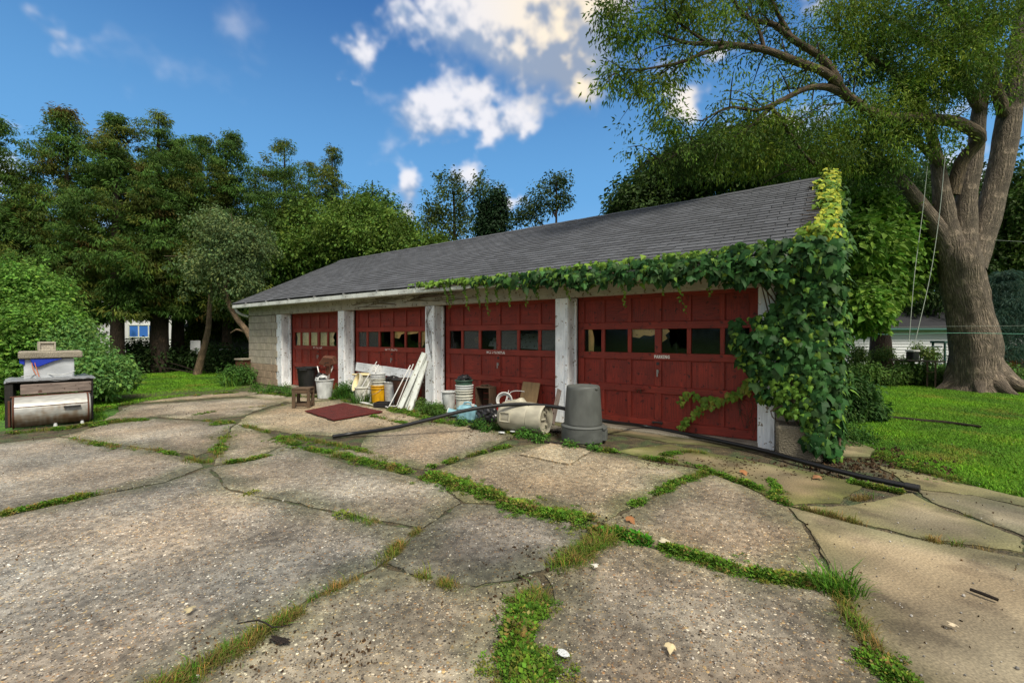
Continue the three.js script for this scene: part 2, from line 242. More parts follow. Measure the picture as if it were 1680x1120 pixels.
// a clump of leaves: small folded leaves spread through a ball, coloured one by one
function clump(n, R, len, wid, seed, o = {}) {
  const r = rng(seed), P = [], C = [];
  for (let i = 0; i < n; i++) {
    let c = V(r() - .5, r() - .5, r() - .5).normalize().multiplyScalar(Math.pow(r(), .45) * R); c.y *= o.flat ?? .8;
    const dir = V(r() - .5, (r() - .5) * (o.lift ?? .7) - (o.droop ?? .35), r() - .5).add(c.clone().multiplyScalar(.8 / R)).normalize(), nrm = V((r() - .5) * 1.2, 1 - (o.tilt ?? .2), (r() - .5) * 1.2).normalize();
    const side = dir.clone().cross(nrm).normalize(), k = .7 + r() * .6, L = len * k, w = wid * k * .5, b = o.bend ?? .15, nn = side.clone().cross(dir);
    const mid = c.clone().addScaledVector(dir, L * .42), tip = c.clone().addScaledVector(dir, L).addScaledVector(nn, -L * b), l = mid.clone().addScaledVector(side, w).addScaledVector(nn, w * .25), q = mid.clone().addScaledVector(side, -w).addScaledVector(nn, w * .25);
    for (const v of [c, l, tip, c, tip, q]) P.push(v.x, v.y, v.z);
    const t = .72 + r() * .56, wm = 1 + (r() - .5) * .3; for (let k2 = 0; k2 < 6; k2++) C.push(t * wm, t, t * (2 - wm) * .95);
  }
  const g = new THREE.BufferGeometry(); g.setAttribute('position', new THREE.Float32BufferAttribute(P, 3)); g.setAttribute('color', new THREE.Float32BufferAttribute(C, 3)); g.computeVertexNormals(); return g;
}
function blades(n, R, h, w, seed, lean = .5) {
  const r = rng(seed), P = [], C = [];
  for (let i = 0; i < n; i++) {
    const a = r() * 6.283, d = Math.sqrt(r()) * R, x = Math.cos(a) * d, z = Math.sin(a) * d, b = r() * 6.283, ln = lean * (.3 + r()), k = h * (.5 + r() * .8), cx = Math.cos(b), cz = Math.sin(b), ww = w * (.6 + r() * .7) / 2;
    const q = [[x - cz * ww, 0, z + cx * ww], [x + cz * ww, 0, z - cx * ww], [x + cx * ln * k * .35 - cz * ww * .8, k * .6, z + cz * ln * k * .35 + cx * ww * .8], [x + cx * ln * k * .35 + cz * ww * .8, k * .6, z + cz * ln * k * .35 - cx * ww * .8], [x + cx * ln * k, k * (1 - ln * .25), z + cz * ln * k]];
    for (const v of [q[0], q[1], q[3], q[0], q[3], q[2], q[2], q[3], q[4]]) P.push(...v);
    const t = .75 + r() * .5, y = r() < .12 ? 1.5 : 1; for (let k2 = 0; k2 < 9; k2++) C.push(t * y, t * (y > 1 ? 1.05 : 1), t * .9);
  }
  const g = new THREE.BufferGeometry(); g.setAttribute('position', new THREE.Float32BufferAttribute(P, 3)); g.setAttribute('color', new THREE.Float32BufferAttribute(C, 3)); g.computeVertexNormals(); return g;
}

// ---------------------------------------------------------------- ground and driveway
{
  const g = new THREE.PlaneGeometry(420, 420, 4, 4); g.rotateX(-Math.PI / 2); const u = g.attributes.uv; for (let i = 0; i < u.count; i++) u.setXY(i, u.getX(i) * 420, u.getY(i) * 420);
  struct('ground', g, M.lawn).position.y = -.075;
  const soil = flat([[-16, -9.5], [-9.4, -9.5], [-9.4, -4.4], [-13.3, -3.6], [-13.6, .1], [1, .1], [1.5, -.35], [5, -2.8], [12, -8], [12, -14], [-16, -14]].map(([x, z]) => [x, z]), .02); // shape in x and minus z
  soil.rotateX(-Math.PI / 2); { const p = soil.attributes.position, uv = soil.attributes.uv; for (let i = 0; i < p.count; i++) uv.setXY(i, p.getX(i), p.getZ(i)); }
  struct('soil', soil, M.soil).position.y = -.034;
}
const slabEdges = [];
function subdivide(pts, step, amp, seed) { // a polygon's edge cut into short, slightly ragged runs
  const o = [];
  pts.forEach((p, i) => { const q = pts[(i + 1) % pts.length], L = p.distanceTo(q), n = Math.max(1, Math.round(L / step)); for (let k = 0; k < n; k++) { const a = p.clone().lerp(q, k / n), w = amp * (k ? 1 : .6); a.x += (fbm(a.x * 3.1, a.y * 3.1, seed, 3) + noise(a.x * 14, a.y * 14, seed) * .25) * w; a.y += (fbm(a.x * 3.1 + 50, a.y * 3.1, seed, 3) + noise(a.x * 14, a.y * 14 + 9, seed) * .25) * w; const hq = Math.abs(Math.sin(i * 91.7 + k * 37.3 + seed * 11.1) * 43758.5) % 1, hr = Math.abs(Math.sin(i * 13.1 + k * 71.9 + seed * 5.7) * 24634.6) % 1; a.x += (hq - .5) * .022; a.y += (hr - .5) * .022; o.push(a); } });
  return o;
}
function inset(pts, d) { const area = THREE.ShapeUtils.area(pts), s = Math.sign(area); return pts.map((p, i) => { const a = pts[(i + pts.length - 1) % pts.length], b = pts[(i + 1) % pts.length], e1 = p.clone().sub(a).normalize(), e2 = b.clone().sub(p).normalize(), n = new THREE.Vector2(-(e1.y + e2.y), e1.x + e2.x).normalize().multiplyScalar(s * d / Math.max(.5, Math.cos(Math.acos(clamp(e1.dot(e2), -1, 1)) / 2))); return p.clone().add(n); }); }
function slabGeo(poly, o) {
  let pts = subdivide(inset(poly, (o.gap ?? .035) * .62), .07, o.rag ?? .055, o.seed); if (THREE.ShapeUtils.area(pts) < 0) pts.reverse();
  let T = THREE.ShapeUtils.triangulateShape(pts, []).map((t) => t.map((i) => i)); const Q = pts.map((p) => p.clone());
  for (let it = 0; it < 7; it++) { // split every long edge at its middle
    const mid = new Map(), out = []; let any = false;
    const m = (a, b) => { if (Q[a].distanceTo(Q[b]) < .22) return -1; const k = a < b ? a * 1e6 + b : b * 1e6 + a; if (!mid.has(k)) { mid.set(k, Q.length); Q.push(Q[a].clone().lerp(Q[b], .5)); } any = true; return mid.get(k); };
    for (const [a, b, c] of T) { const x = m(a, b), y = m(b, c), z = m(c, a); if (x >= 0 && y >= 0 && z >= 0) out.push([a, x, z], [x, b, y], [z, y, c], [x, y, z]); else if (x >= 0 && y >= 0) out.push([x, b, y], [a, x, y], [a, y, c]); else if (y >= 0 && z >= 0) out.push([y, c, z], [b, y, z], [b, z, a]); else if (z >= 0 && x >= 0) out.push([z, a, x], [c, z, x], [c, x, b]); else if (x >= 0) out.push([a, x, c], [x, b, c]); else if (y >= 0) out.push([b, y, a], [y, c, a]); else if (z >= 0) out.push([c, z, b], [z, a, b]); else out.push([a, b, c]); }
    T = out; if (!any) break;
  }
  const P = [], C = [], U = [], I = [], nb = pts.length, t = o.tint ?? [1, 1, 1], ca = Math.cos(o.seed * 1.7), sa = Math.sin(o.seed * 1.7);
  const edge = (p) => { let d = 9; for (let i = 0; i < nb; i += 1) { const a = pts[i], b = pts[(i + 1) % nb], ex = b.x - a.x, ey = b.y - a.y, k = clamp(((p.x - a.x) * ex + (p.y - a.y) * ey) / (ex * ex + ey * ey + 1e-9)); d = Math.min(d, Math.hypot(p.x - a.x - ex * k, p.y - a.y - ey * k)); } return d; };
  const push = (p, y, dark) => {
    const d = edge(p), s = fbm(p.x * .8, p.y * .8, o.seed * .37, 4), s2 = fbm(p.x * 2.6 + 40, p.y * 2.6, 2, 3), s3 = smooth(.08, .3, fbm(p.x * 1.7 + 9, p.y * 1.7, o.seed, 4));
    const s4 = fbm(p.x * 1.1 + 20, p.y * 1.1, 6, 4), grime = (1 - smooth(0, .34, d + s2 * .5 + s4 * .4)) * (o.grime ?? .42), v = (1.06 + s * .85 + s2 * .35 - s3 * (o.stain ?? .22)) * (1 - grime) * dark, moss = (1 - smooth(0, .3, d + s2 * .35)) * (o.moss ?? .16), warm = 1 + fbm(p.x * .9 + 70, p.y * .9, 3, 3) * .22;
    P.push(p.x, y, -p.y); C.push(t[0] * v * warm * (1 - moss * .5), t[1] * v * (1 + moss * .05), t[2] * v * (2 - warm) * (1 - moss)); U.push(p.x * ca + p.y * sa + o.seed * .63, p.y * ca - p.x * sa + o.seed * .29);
  };
  const hgt = (p) => (o.y ?? 0) + fbm(p.x * .7, p.y * .7, o.seed, 3) * .014 + fbm(p.x * 5, p.y * 5, o.seed, 2) * .005;
  Q.forEach((p, i) => push(p, hgt(p) - (i < nb ? .006 : 0), 1));
  for (const [a, b, c] of T) I.push(a, b, c);
  const base = P.length / 3; for (let i = 0; i < nb; i++) { push(pts[i], hgt(pts[i]) - .009, .8); push(pts[i], -.07, .5); }
  for (let i = 0; i < nb; i++) { const a = base + i * 2, b = base + ((i + 1) % nb) * 2; I.push(a, a + 1, b + 1, a, b + 1, b); }
  const g = new THREE.BufferGeometry(); g.setAttribute('position', new THREE.Float32BufferAttribute(P, 3)); g.setAttribute('uv', new THREE.Float32BufferAttribute(U, 2)); g.setAttribute('color', new THREE.Float32BufferAttribute(C, 3)); g.setIndex(I); g.computeVertexNormals();
  slabEdges.push(pts); return g;
}
const driveway = new THREE.Group(); driveway.name = 'driveway'; driveway.userData = { kind: 'structure' }; scene.add(driveway);
{
  const K = { A: [340, 765], B: [473, 728], K: [385, 695], L: [255, 738], M: [95, 716], C: [985, 858], D: [1165, 772], E: [1292, 828], F: [1368, 945], N: [757, 824], R: [628, 925], S: [885, 940], T: [690, 868] };
  const slab = (names, mat, o) => { const poly = names.map((n) => { const p = typeof n === 'string' ? G(...K[n]) : n.length === 2 ? G(...n) : V(n[0], 0, n[2]); return new THREE.Vector2(p.x, -p.z); }); part('slab', slabGeo(poly, { seed: (slab.n = (slab.n ?? 0) + 1), ...o }), mat, driveway); };
  const grey = [1.0, .97, .95], tan = [1.12, 1.0, .80], brown = [1.04, .93, .80];
  slab([[-250, 903], [0, 843], [268, 791], 'A', [372, 803], [535, 838], 'T', 'R', [508, 983], [430, 1037], [300, 1112], [100, 1215], [-1.6, 0, 6.9], [-1.9, 0, 8.5], [-6.5, 0, 8.5]], M.pebble, { tint: grey, gap: .02, stain: .3 });
  slab(['A', [400, 757], 'B', [560, 757], [640, 773], [720, 792], 'N', 'T', [535, 838], [372, 803]], M.pebble, { tint: [.96, .93, .89], gap: .02, stain: .3 });
  slab(['N', [850, 830], 'C', [950, 905], 'S', [780, 962], [680, 946], 'R', 'T'], M.pebble, { tint: [.86, .85, .86], gap: .02 });
  slab(['R', [680, 946], [780, 962], 'S', [905, 985], [850, 1040], [865, 1120], [.14, 0, 5.6], [.1, 0, 7.2], [-1.6, 0, 6.9], [100, 1215], [300, 1112], [430, 1037], [508, 983]], M.pebble, { tint: [1.08, 1.02, .9], gap: .025 });
  slab(['C', [1030, 885], [1100, 905], [1200, 938], [1290, 955], 'F', [1395, 1000], [1430, 1065], [1490, 1120], [1.42, 0, 5.3], [1.5, 0, 7.4], [.1, 0, 7.2], [.14, 0, 5.6], [865, 1120], [850, 1040], [905, 985], 'S', [950, 905]], M.pebble, { tint: [1.05, .94, .82], gap: .04 });
  slab(['C', [1050, 828], [1110, 795], 'D', [1230, 800], 'E', [1330, 870], 'F', [1290, 955], [1200, 938], [1100, 905], [1030, 885]], M.pebble, { tint: brown, gap: .03 });
  slab(['E', [1400, 858], [1500, 882], [1680, 912], [5.6, 0, 3.4], [5.8, 0, 7.2], [1.5, 0, 7.4], [1.42, 0, 5.3], [1490, 1120], [1430, 1065], [1395, 1000], 'F', [1330, 870]], M.smoothConcrete, { tint: [.98, .89, .74], gap: .02, rag: .03, stain: .26 });
  slab([[700, 775], [765, 752], [840, 731], [935, 722], [1000, 742], [1090, 760], 'D', [1110, 795], [1050, 828], 'C', [850, 830], 'N', [720, 792]], M.pebble, { tint: [1.06, .96, .80], gap: .03, moss: .3, stain: .34 });
  slab([[500, 742], [585, 735], [600, 712], [700, 692], [800, 700], [850, 715], [765, 750], [700, 772], [640, 762]], M.pebble, { tint: [.98, .9, .8], gap: .03, moss: .3 });
  slab(['K', [400, 682], [470, 662], [560, 655], [700, 680], [690, 693], [600, 711], [555, 716], [480, 712], [440, 706]], M.pebble, { tint: [1.3, 1.15, .93], gap: .04, moss: .2 });
  slab(['K', [440, 710], 'B', [400, 757], 'A', [356, 735], [374, 705]], M.pebble, { tint: [1.12, 1.05, .93], gap: .05 });
  slab([[-250, 742], [0, 726], 'M', 'L', [310, 752], 'A', [268, 791], [0, 843], [-250, 903]], M.pebble, { tint: [1.06, 1.03, 1], gap: .03 });
  slab(['M', [160, 698], [250, 686], [330, 690], 'K', [358, 735], [322, 748], 'L'], M.pebble, { tint: [1.06, 1.02, .97], gap: .03 });
  slab([[165, 690], [210, 664], [290, 660], [400, 652], [480, 655], [395, 682], [330, 688], [250, 683]], M.pebble, { tint: [1.15, 1.08, .98], gap: .03, rag: .08 });
  slab([[205, 662], [300, 650], [410, 641], [480, 640], [560, 654], [475, 660], [400, 649]], M.pebble, { tint: [1.18, 1.1, .98], gap: .03, rag: .08 });
  slab([[1000, 739], [1100, 728], [1240, 757], [1330, 772], [1425, 796], [1385, 826], 'E', 'D', [1090, 756]], M.smoothConcrete, { tint: [.68, .60, .42], gap: .03, moss: .5, stain: .3 });
  slab(['E', [1390, 829], [1500, 807], [1525, 822], [1680, 880], [1690, 909], [1500, 880], [1400, 856]], M.smoothConcrete, { tint: [.95, .84, .65], gap: .025, moss: .25 });
  slab([[1505, 802], [1600, 812], [1680, 832], [4.4, 0, 1.3], [5.6, 0, 3.2], [1690, 905], [1680, 878], [1527, 822]], M.smoothConcrete, { tint: [.92, .86, .74], gap: .025 });
  slab([[1330, 720], [1380, 716], [1440, 740], [1432, 752], [1380, 752], [1335, 745]], M.smoothConcrete, { tint: [.75, .7, .56], gap: .02, y: .02, moss: .3 });
  slab([[1440, 762], [1560, 788], [1700, 818], [1700, 834], [1600, 812], [1500, 800]], M.smoothConcrete, { tint: [.8, .74, .62], gap: .02, moss: .3, rag: .1 });
  slab([[1100, 726], [720, 668], [470, 633], [500, 628], [760, 655], [1250, 738]], M.smoothConcrete, { tint: [.62, .55, .42], gap: .02, moss: .4 });
  const q = [[905, 728], [972, 741], [935, 764], [852, 748]].map((p) => G(...p)); // the pale square patch
  part('slab', slabGeo(q.map((p) => new THREE.Vector2(p.x, -p.z)), { seed: 40, gap: 0, rag: .015, y: .022, tint: [1.5, 1.35, 1.08], grime: .1, moss: 0 }), M.pebble, driveway, 'pale square of patched concrete');
}

// ---------------------------------------------------------------- the garage
const slopePoint = (s) => V(0, RIDGE.y - s * (RIDGE.y - EAVE.y) / 4.17, RIDGE.z + s * (EAVE.z - RIDGE.z) / 4.17);
const garage = thing('garage', 'long low four bay garage with faded red wooden doors, white posts and grey shingle roof', 'garage');
const ZF = .28, XL = -13.9, XR = .62, ZB = -6.35, HEAD = 2.05, EAVE = { y: 2.42, z: .62 }, RIDGE = { y: 4.26, z: -3.12 }, BACK = { z: -6.86 };
const posts = [[-12.22, -11.9], [-9.17, -8.88], [-6.06, -5.78], [-2.95, -2.70], [.03, .22]];
{
  // block wall at the left end of the front
  const wl = part('wall', [box(1.66, HEAD - .01, .16, .004, (XL + posts[0][0]) / 2, HEAD / 2, ZF - .09)], M.mortar, garage), R = rng(3);
  const bg = [[.395, 0], [.39, .003], [.197, 0]].map(([w]) => box(w, .195, .05, .006));
  for (let j = 0; j < 10; j++) { let x = XL; const off = j % 2 ? .2 : 0; while (x < posts[0][0] - .02) { const first = x === XL && off, w = first ? .2 : Math.min(.4, posts[0][0] - x); const g = w > .3 ? bg[Math.floor(R() * 2)] : bg[2]; const b = part('block', w > .3 && w < .39 ? box(w - .005, .195, .05, .006) : g, j < 3 ? M.blockLow : [M.block, M.blockB, M.blockC][Math.floor(R() * 3)], wl); b.position.set(x + w / 2, .1 + j * .2035, ZF - .005 + (R() - .5) * .006); x += w; } }
  // the other walls: thick, closed all round
  part('wall', [box(.18, 2.42, -ZB - .1, .004, XL + .1, 1.21, (ZB - .1) / 2)], M.block, garage);
  part('wall', [box(XR - XL, 2.42, .18, .004, (XL + XR) / 2, 1.21, ZB)], M.block, garage);
  part('wall', [box(.18, 2.42, -ZB + .1, .004, XR - .09, 1.21, (ZB + .2) / 2), box(XR - .225, HEAD, .16, .004, (XR + .21) / 2, HEAD / 2, ZF - .1)], M.block, garage);
  for (const [x, s] of [[XL + .1, 1], [XR - .09, 1]]) { const g = flat([[-.3, 2.42], [-ZB, 2.42], [3.12, 4.16]], .16); g.rotateY(Math.PI / 2); g.translate(x - .08, 0, 0); part('gable', g, M.fascia, garage); }
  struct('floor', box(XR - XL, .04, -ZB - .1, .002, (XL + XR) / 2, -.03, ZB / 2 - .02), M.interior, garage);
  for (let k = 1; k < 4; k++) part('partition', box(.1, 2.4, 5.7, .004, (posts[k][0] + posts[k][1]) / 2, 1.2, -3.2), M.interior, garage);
  part('sill', box(posts[4][0] - posts[0][1], .06, .34, .01, (posts[4][0] + posts[0][1]) / 2, .0, .06), M.stone, garage);
  // posts with their recessed side boards
  posts.forEach(([a, b], i) => {
    const p = part('post', [box(b - a, HEAD, .05, .008, (a + b) / 2, HEAD / 2, ZF - .02)], M.white, garage);
    part('jamb', [box(.035, HEAD, ZF - .06, .005, b - .018, HEAD / 2, (ZF - .05) / 2 + .005), box(.035, HEAD, ZF - .06, .005, a + .018, HEAD / 2, (ZF - .05) / 2 + .005)], M.white, p);
    part('stop', [box(.03, HEAD, .05, .004, b + .016, HEAD / 2, .06), box(.03, HEAD, .05, .004, a - .016, HEAD / 2, .06)], M.white, p);
    part('trim', [box(.05, HEAD, .018, .003, b - .03, HEAD / 2, ZF + .0135)], M.white, p);
  });
  { const w = posts[2], p = part('rotten_board', flat([[0, 0], [.17, 0], [.18, .52], [.14, .7], [.12, .98], [.06, 1.05], [.04, .7], [-.02, .5]], .025, .004), M.rottenWood, garage); p.position.set(w[0] - .19, .02, .17); }
  // beam over the doors, soffit, fascia and gutter
  part('beam', [box(XR - XL, .30, .16, .01, (XL + XR) / 2, HEAD + .155, ZF - .06)], M.fascia, garage);
  part('soffit', [box(XR - XL + .2, .025, .34, .004, (XL + XR) / 2, 2.345, ZF + .17)], M.fascia, garage);
  part('fascia', [box(XR - XL + .25, .10, .03, .005, (XL + XR) / 2, 2.36, EAVE.z - .06)], M.fascia, garage);
  const gu = part('gutter', (() => { const s = [[0, .09], [0, 0], [.02, -.015], [.07, -.015], [.1, .02], [.115, .09], [.108, .09], [.094, .025], [.068, -.008], [.022, -.008], [.007, .004], [.007, .09]]; const g = flat(s, XR - XL + .25); g.rotateY(Math.PI / 2); return tr(g, XL - .16, 2.285, EAVE.z + .075, 0, 0, .0); })(), M.whiteClean, garage);
  gu.geometry.scale(1, 1, 1);
  for (let x = XL + .7; x < XR; x += 1.22) part('gutter_bracket', box(.03, .05, .13, .003, x, 2.385, EAVE.z + .02), M.metal, gu);
  part('downspout_elbow', tube([V(XL - .1, 2.29, EAVE.z + .0), V(XL - .1, 2.22, EAVE.z - .01), V(XL - .08, 2.12, EAVE.z - .1), V(XL - .03, 2.04, EAVE.z - .32)], .038, 10), M.whiteClean, gu);
  // roof deck and shingles
  const dz = EAVE.z - RIDGE.z, dy = RIDGE.y - EAVE.y, L = Math.hypot(dz, dy), pitch = Math.atan2(dy, dz), x0 = -14.22, x1 = .74;
  const roof = part('roof', (() => { const a = box(x1 - x0, .05, L - .02, .004, 0, -.04, L / 2); tr(a, (x0 + x1) / 2, RIDGE.y, RIDGE.z, pitch); const dzb = RIDGE.z - BACK.z, Lb = Math.hypot(dzb, dy), b = box(x1 - x0, .05, Lb, .004, 0, -.04, Lb / 2); b.rotateY(Math.PI); tr(b, (x0 + x1) / 2, RIDGE.y, RIDGE.z, -pitch); return [a, b]; })(), M.darkWood, garage);
  const rows = 27, ex = L / rows, wS = .305, R2 = rng(11), all = [];
  const sg = [0, 1, 2, 3, 4, 5].map((k) => { const g = box(wS - .010, .02, ex + .05, .002, 0, 0, 0); g.rotateX(-.075); g.translate(0, 0, (k % 3) * .002); return g; });
  const slope = (x, s, lift) => V(x, RIDGE.y - Math.sin(pitch) * s + Math.cos(pitch) * lift + 0 - .02 * 0, RIDGE.z + Math.cos(pitch) * s + Math.sin(pitch) * lift);
  for (let r = 0; r < rows; r++) for (let x = x1 - (r % 2 ? wS / 2 : wS) + .0, q = 0; x > x0 - wS; x -= wS, q++) {
    const cx = x + wS / 2, s = (r + .5) * ex + .012, p = slope(Math.min(cx, x1 - .1), s, .008), sag = fbm(cx * .22, s * .3, 7, 2) * .05;
    p.y += sag; all.push({ p, r, w: cx < x0 + wS / 2, g: sg[Math.floor(R2() * 6)], m: Math.floor(Math.pow(R2(), 1.3) * 5), t: (R2() - .5) * .02, d: p.distanceTo(camera.position) - (r / rows) * .5, j: (R2() - .5) * .006 });
  }
  all.sort((a, b) => a.d - b.d);
  const rest = [[], [], [], [], []];
  all.forEach((s, i) => {
    const e = new THREE.Euler(pitch, 0, s.t, 'XYZ');
    if (i < 300) { const m = part('shingle', s.g, M.shingle[s.m], roof); m.position.copy(s.p); m.position.x += s.j; m.rotation.copy(e); }
    else { const g = s.g.clone(); g.applyMatrix4(new THREE.Matrix4().compose(V(Math.max(s.p.x, x0 + .14), s.p.y, s.p.z), new THREE.Quaternion().setFromEuler(e), V(1, 1, 1))); rest[s.m].push(g); }
  });
  { const gs = rest.map((l) => merge(l)), m = new THREE.Mesh(mergeGeometries(gs, true), M.shingle); m.name = 'far_shingles'; m.userData.kind = 'stuff'; m.castShadow = m.receiveShadow = true; roof.add(m); }
  part('ridge_cap', [...Array(50)].map((_, i) => { const x = x1 - .15 - i * .3, a = box(.33, .012, .17, .002, 0, .012, .08), b = box(.33, .012, .17, .002, 0, .012, -.08); a.rotateX(pitch); b.rotateX(-pitch); return merge([a, b]).translate(x, RIDGE.y + .012 + fbm(x * .22, 0, 7, 2) * .05 + (i % 2) * .004, RIDGE.z); }), M.shingle[1], roof).userData.kind = 'stuff';
  part('rake_board', [1, -1].map((s) => { const g = box(.03, .14, L, .004, 0, -.09, L / 2); if (s < 0) g.rotateY(Math.PI); return tr(g, x1 - .03, RIDGE.y, RIDGE.z, s * pitch); }), M.fascia, roof);
  part('drip_edge', box(x1 - x0, .045, .02, .003, (x0 + x1) / 2, EAVE.y - .045, EAVE.z - .005), M.darkMetal, roof);

  // the four doors
  const RAILS = [[0, .13], [.53, .64], [1.03, 1.14], [1.50, 1.61], [1.98, 2.12]], ROWS = [[.13, .53], [.64, 1.03], [1.14, 1.50], [1.61, 1.98]];
  const rect = (w, h, m = .0) => [[-w / 2 + m, -h / 2 + m], [w / 2 - m, -h / 2 + m], [w / 2 - m, h / 2 - m], [-w / 2 + m, h / 2 - m]];
  const print = (text, w, h, seed, wear) => { const c = document.createElement('canvas'); c.width = 512; c.height = 96; const k = c.getContext('2d');  k.font = 'bold 74px sans-serif'; k.textAlign = 'center'; k.textBaseline = 'middle'; k.fillStyle = '#e8dcd0'; k.strokeStyle = '#e8dcd0'; k.lineWidth = 3; k.strokeText(text, 256, 50, 500); k.fillText(text, 256, 50, 500); const d = k.getImageData(0, 0, 512, 96), a = new Uint8Array(512 * 96 * 4); for (let j = 0; j < 96; j++) for (let i = 0; i < 512; i++) { const o = (j * 512 + i) * 4, q = ((95 - j) * 512 + i) * 4, n = fbm(i * .03, j * .03, seed, 4); const s = n > wear ? 0 : d.data[o + 3]; a[q] = 240; a[q + 1] = 234; a[q + 2] = 224; a[q + 3] = s; } const t = new THREE.DataTexture(a, 512, 96); t.colorSpace = THREE.SRGBColorSpace; t.magFilter = THREE.LinearFilter; t.needsUpdate = true; return std({ map: t, transparent: true, alphaTest: 0, roughness: .8 }); };
  for (let k = 0; k < 4; k++) {
    const a = posts[k][1] + .03, b = posts[k + 1][0] - .03, w = b - a, cx = (a + b) / 2, d = new THREE.Group(); d.name = numbered('garage_door'); d.position.set(cx, .035, -.02); garage.add(d); const R = rng(50 + k);
    d.userData.label = ['faded red door with pale boarded panes', 'red door behind the white buckets', 'red door behind the beige tank', 'bright red door with a creeper across it'][k];
    const st = [...Array(7)].map((_, i) => -w / 2 + (i / 6) * w), sw = (i) => (i === 3 ? .1 : i === 0 || i === 6 ? .11 : .06);
    RAILS.forEach(([p, q], i) => part('rail', box(w - .004, q - p - .003, .042, .004, 0, (p + q) / 2, 0), M.red, d));
    ROWS.forEach(([p, q], r) => st.forEach((x, i) => part('stile', box(sw(i), q - p, .04, .004, x + (i === 0 ? .055 : i === 6 ? -.055 : 0), (p + q) / 2, -.002), M.red, d)));
    ROWS.forEach(([p, q], r) => { for (let i = 0; i < 6; i++) {
      const l = st[i] + (i === 0 ? .11 : sw(i) / 2), rr = st[i + 1] - (i === 5 ? .11 : sw(i + 1) / 2), pw = rr - l, ph = q - p, px = (l + rr) / 2, py = (p + q) / 2;
      if (r !== 2) { part('panel', box(pw + .004, ph + .004, .012, .002, px, py, -.012), k === 0 && r === 3 && i === 5 ? M.redBare : k === 0 && r === 0 && i < 2 ? M.redBare : M.redPanel, d); part('moulding', [box(pw, .012, .01, .003, px, p + .006, -.002), box(pw, .012, .01, .003, px, q - .006, -.002), box(.012, ph, .01, .003, l + .006, py, -.0035), box(.012, ph, .01, .003, rr - .006, py, -.0035)], M.red, d); continue; }
      // panes: whole, broken, or backed with board and paper
      const broken = [[0, 0, 0, 0, 1, 0], [0, 0, 1, 1, 1, 1], [1, 0, 0, 0, 0, 0], [1, 0, 0, 1, 0, 0]][k][i];
      const pts = broken ? [[-pw / 2, -ph / 2], [pw / 2, -ph / 2], [pw / 2, -ph * .3 + R() * .1], [pw * .2, -ph * .36 + R() * .04], [pw * .05, -ph * .1 * R()], [-pw * .1, -ph * .3], [-pw * .22, ph * .1 * R()], [-pw * .15, ph * .3], [-pw * .3, ph / 2], [-pw / 2, ph / 2]] : rect(pw, ph);
      const g = flat(pts, .003); g.translate(px, py, -.012); part('pane', g, (k === 1 && i < 2) || (k === 2 && i % 2 === 1) ? M.dustyGlass : M.glass, d, broken ? 'broken pane' : undefined);
      const back = (pt, m, nm) => { const h = flat(pt, .004); h.translate(px, py, -.03); part(nm, h, m, d); };
      if (k === 0) back(i === 0 ? [[-pw * .3, -ph / 2], [pw * .52, -ph / 2], [pw * .52, ph * .52], [-pw * .1, ph * .5], [-pw * .4, ph * .42], [-pw * .2, ph * .1]] : i === 4 ? [[-pw / 2, -ph * .5], [pw * .1, -ph * .5], [-pw * .05, -ph * .3], [pw * .1, -ph * .1], [-pw * .1, ph * .1], [pw * .15, ph * .5], [-pw / 2, ph * .5]] : i === 5 ? [[pw * .1, -ph * .5], [pw * .5, -ph * .5], [pw * .5, ph * .1]] : rect(pw + .03, ph + .03), M.card, 'board');
      if (k === 1 && i > 2) back(i === 3 ? [[-pw / 2, ph * .1], [-pw * .1, ph * .05], [pw * .1, ph * .32], [pw * .5, ph * .4], [pw * .5, ph * .5], [-pw / 2, ph * .5]] : i === 4 ? [[-pw / 2, ph * .3], [pw * .3, ph * .38], [pw * .5, ph * .5], [-pw / 2, ph * .5]] : [[-pw / 2, -ph * .5], [-pw * .3, -ph * .3], [-pw * .1, ph * .1], [pw * .1, ph * .5], [-pw / 2, ph * .5]], M.tornPaper, 'torn_paper');
      if (k === 3 && (i === 0 || i === 2 || i === 3)) back(i === 0 ? [[-pw * .3, -ph / 2], [0, -ph / 2], [pw * .02, ph * .1], [-pw * .1, ph * .5], [-pw * .32, ph * .5]] : i === 2 ? [[-pw / 2, ph * .16], [-pw * .2, ph * .12], [0, ph * .24], [pw * .3, ph * .2], [pw * .5, ph * .28], [pw * .5, ph * .5], [-pw / 2, ph * .5]] : [[-pw / 2, -ph * .05], [-pw * .3, ph * .1], [-pw * .38, ph * .24], [-pw * .2, ph * .4], [-pw * .28, ph * .5], [-pw / 2, ph * .5]], M.tornPaper, 'torn_paper');
      if (k === 2 && i === 1) back([[pw * .1, ph * .1], [pw * .5, ph * .2], [pw * .5, -ph * .1], [pw * .2, -ph * .2]], M.tornPaper, 'torn_paper');
    } });
    // lock, handle, foot grip, lettering
    part('lock', tr(new THREE.CylinderGeometry(.022, .022, .012, 14), 0, .98, .024, Math.PI / 2), M.darkMetal, d);
    part('handle', [box(.022, .11, .014, .004, 0, .84, .05), box(.016, .016, .04, .003, 0, .87, .03), box(.03, .05, .008, .002, 0, .86, .022)], M.metal, d).rotation.z = k === 2 ? -.0 : 0;
    part('foot_grip', [box(.16, .018, .045, .005, 0, .1, .038), box(.02, .03, .03, .003, -.06, .085, .03), box(.02, .03, .03, .003, .06, .085, .03)], M.darkMetal, d);
    part('lift_grip', [box(.16, .016, .04, .005, k === 3 ? -.28 : 0, .585, .038)], M.red, d);
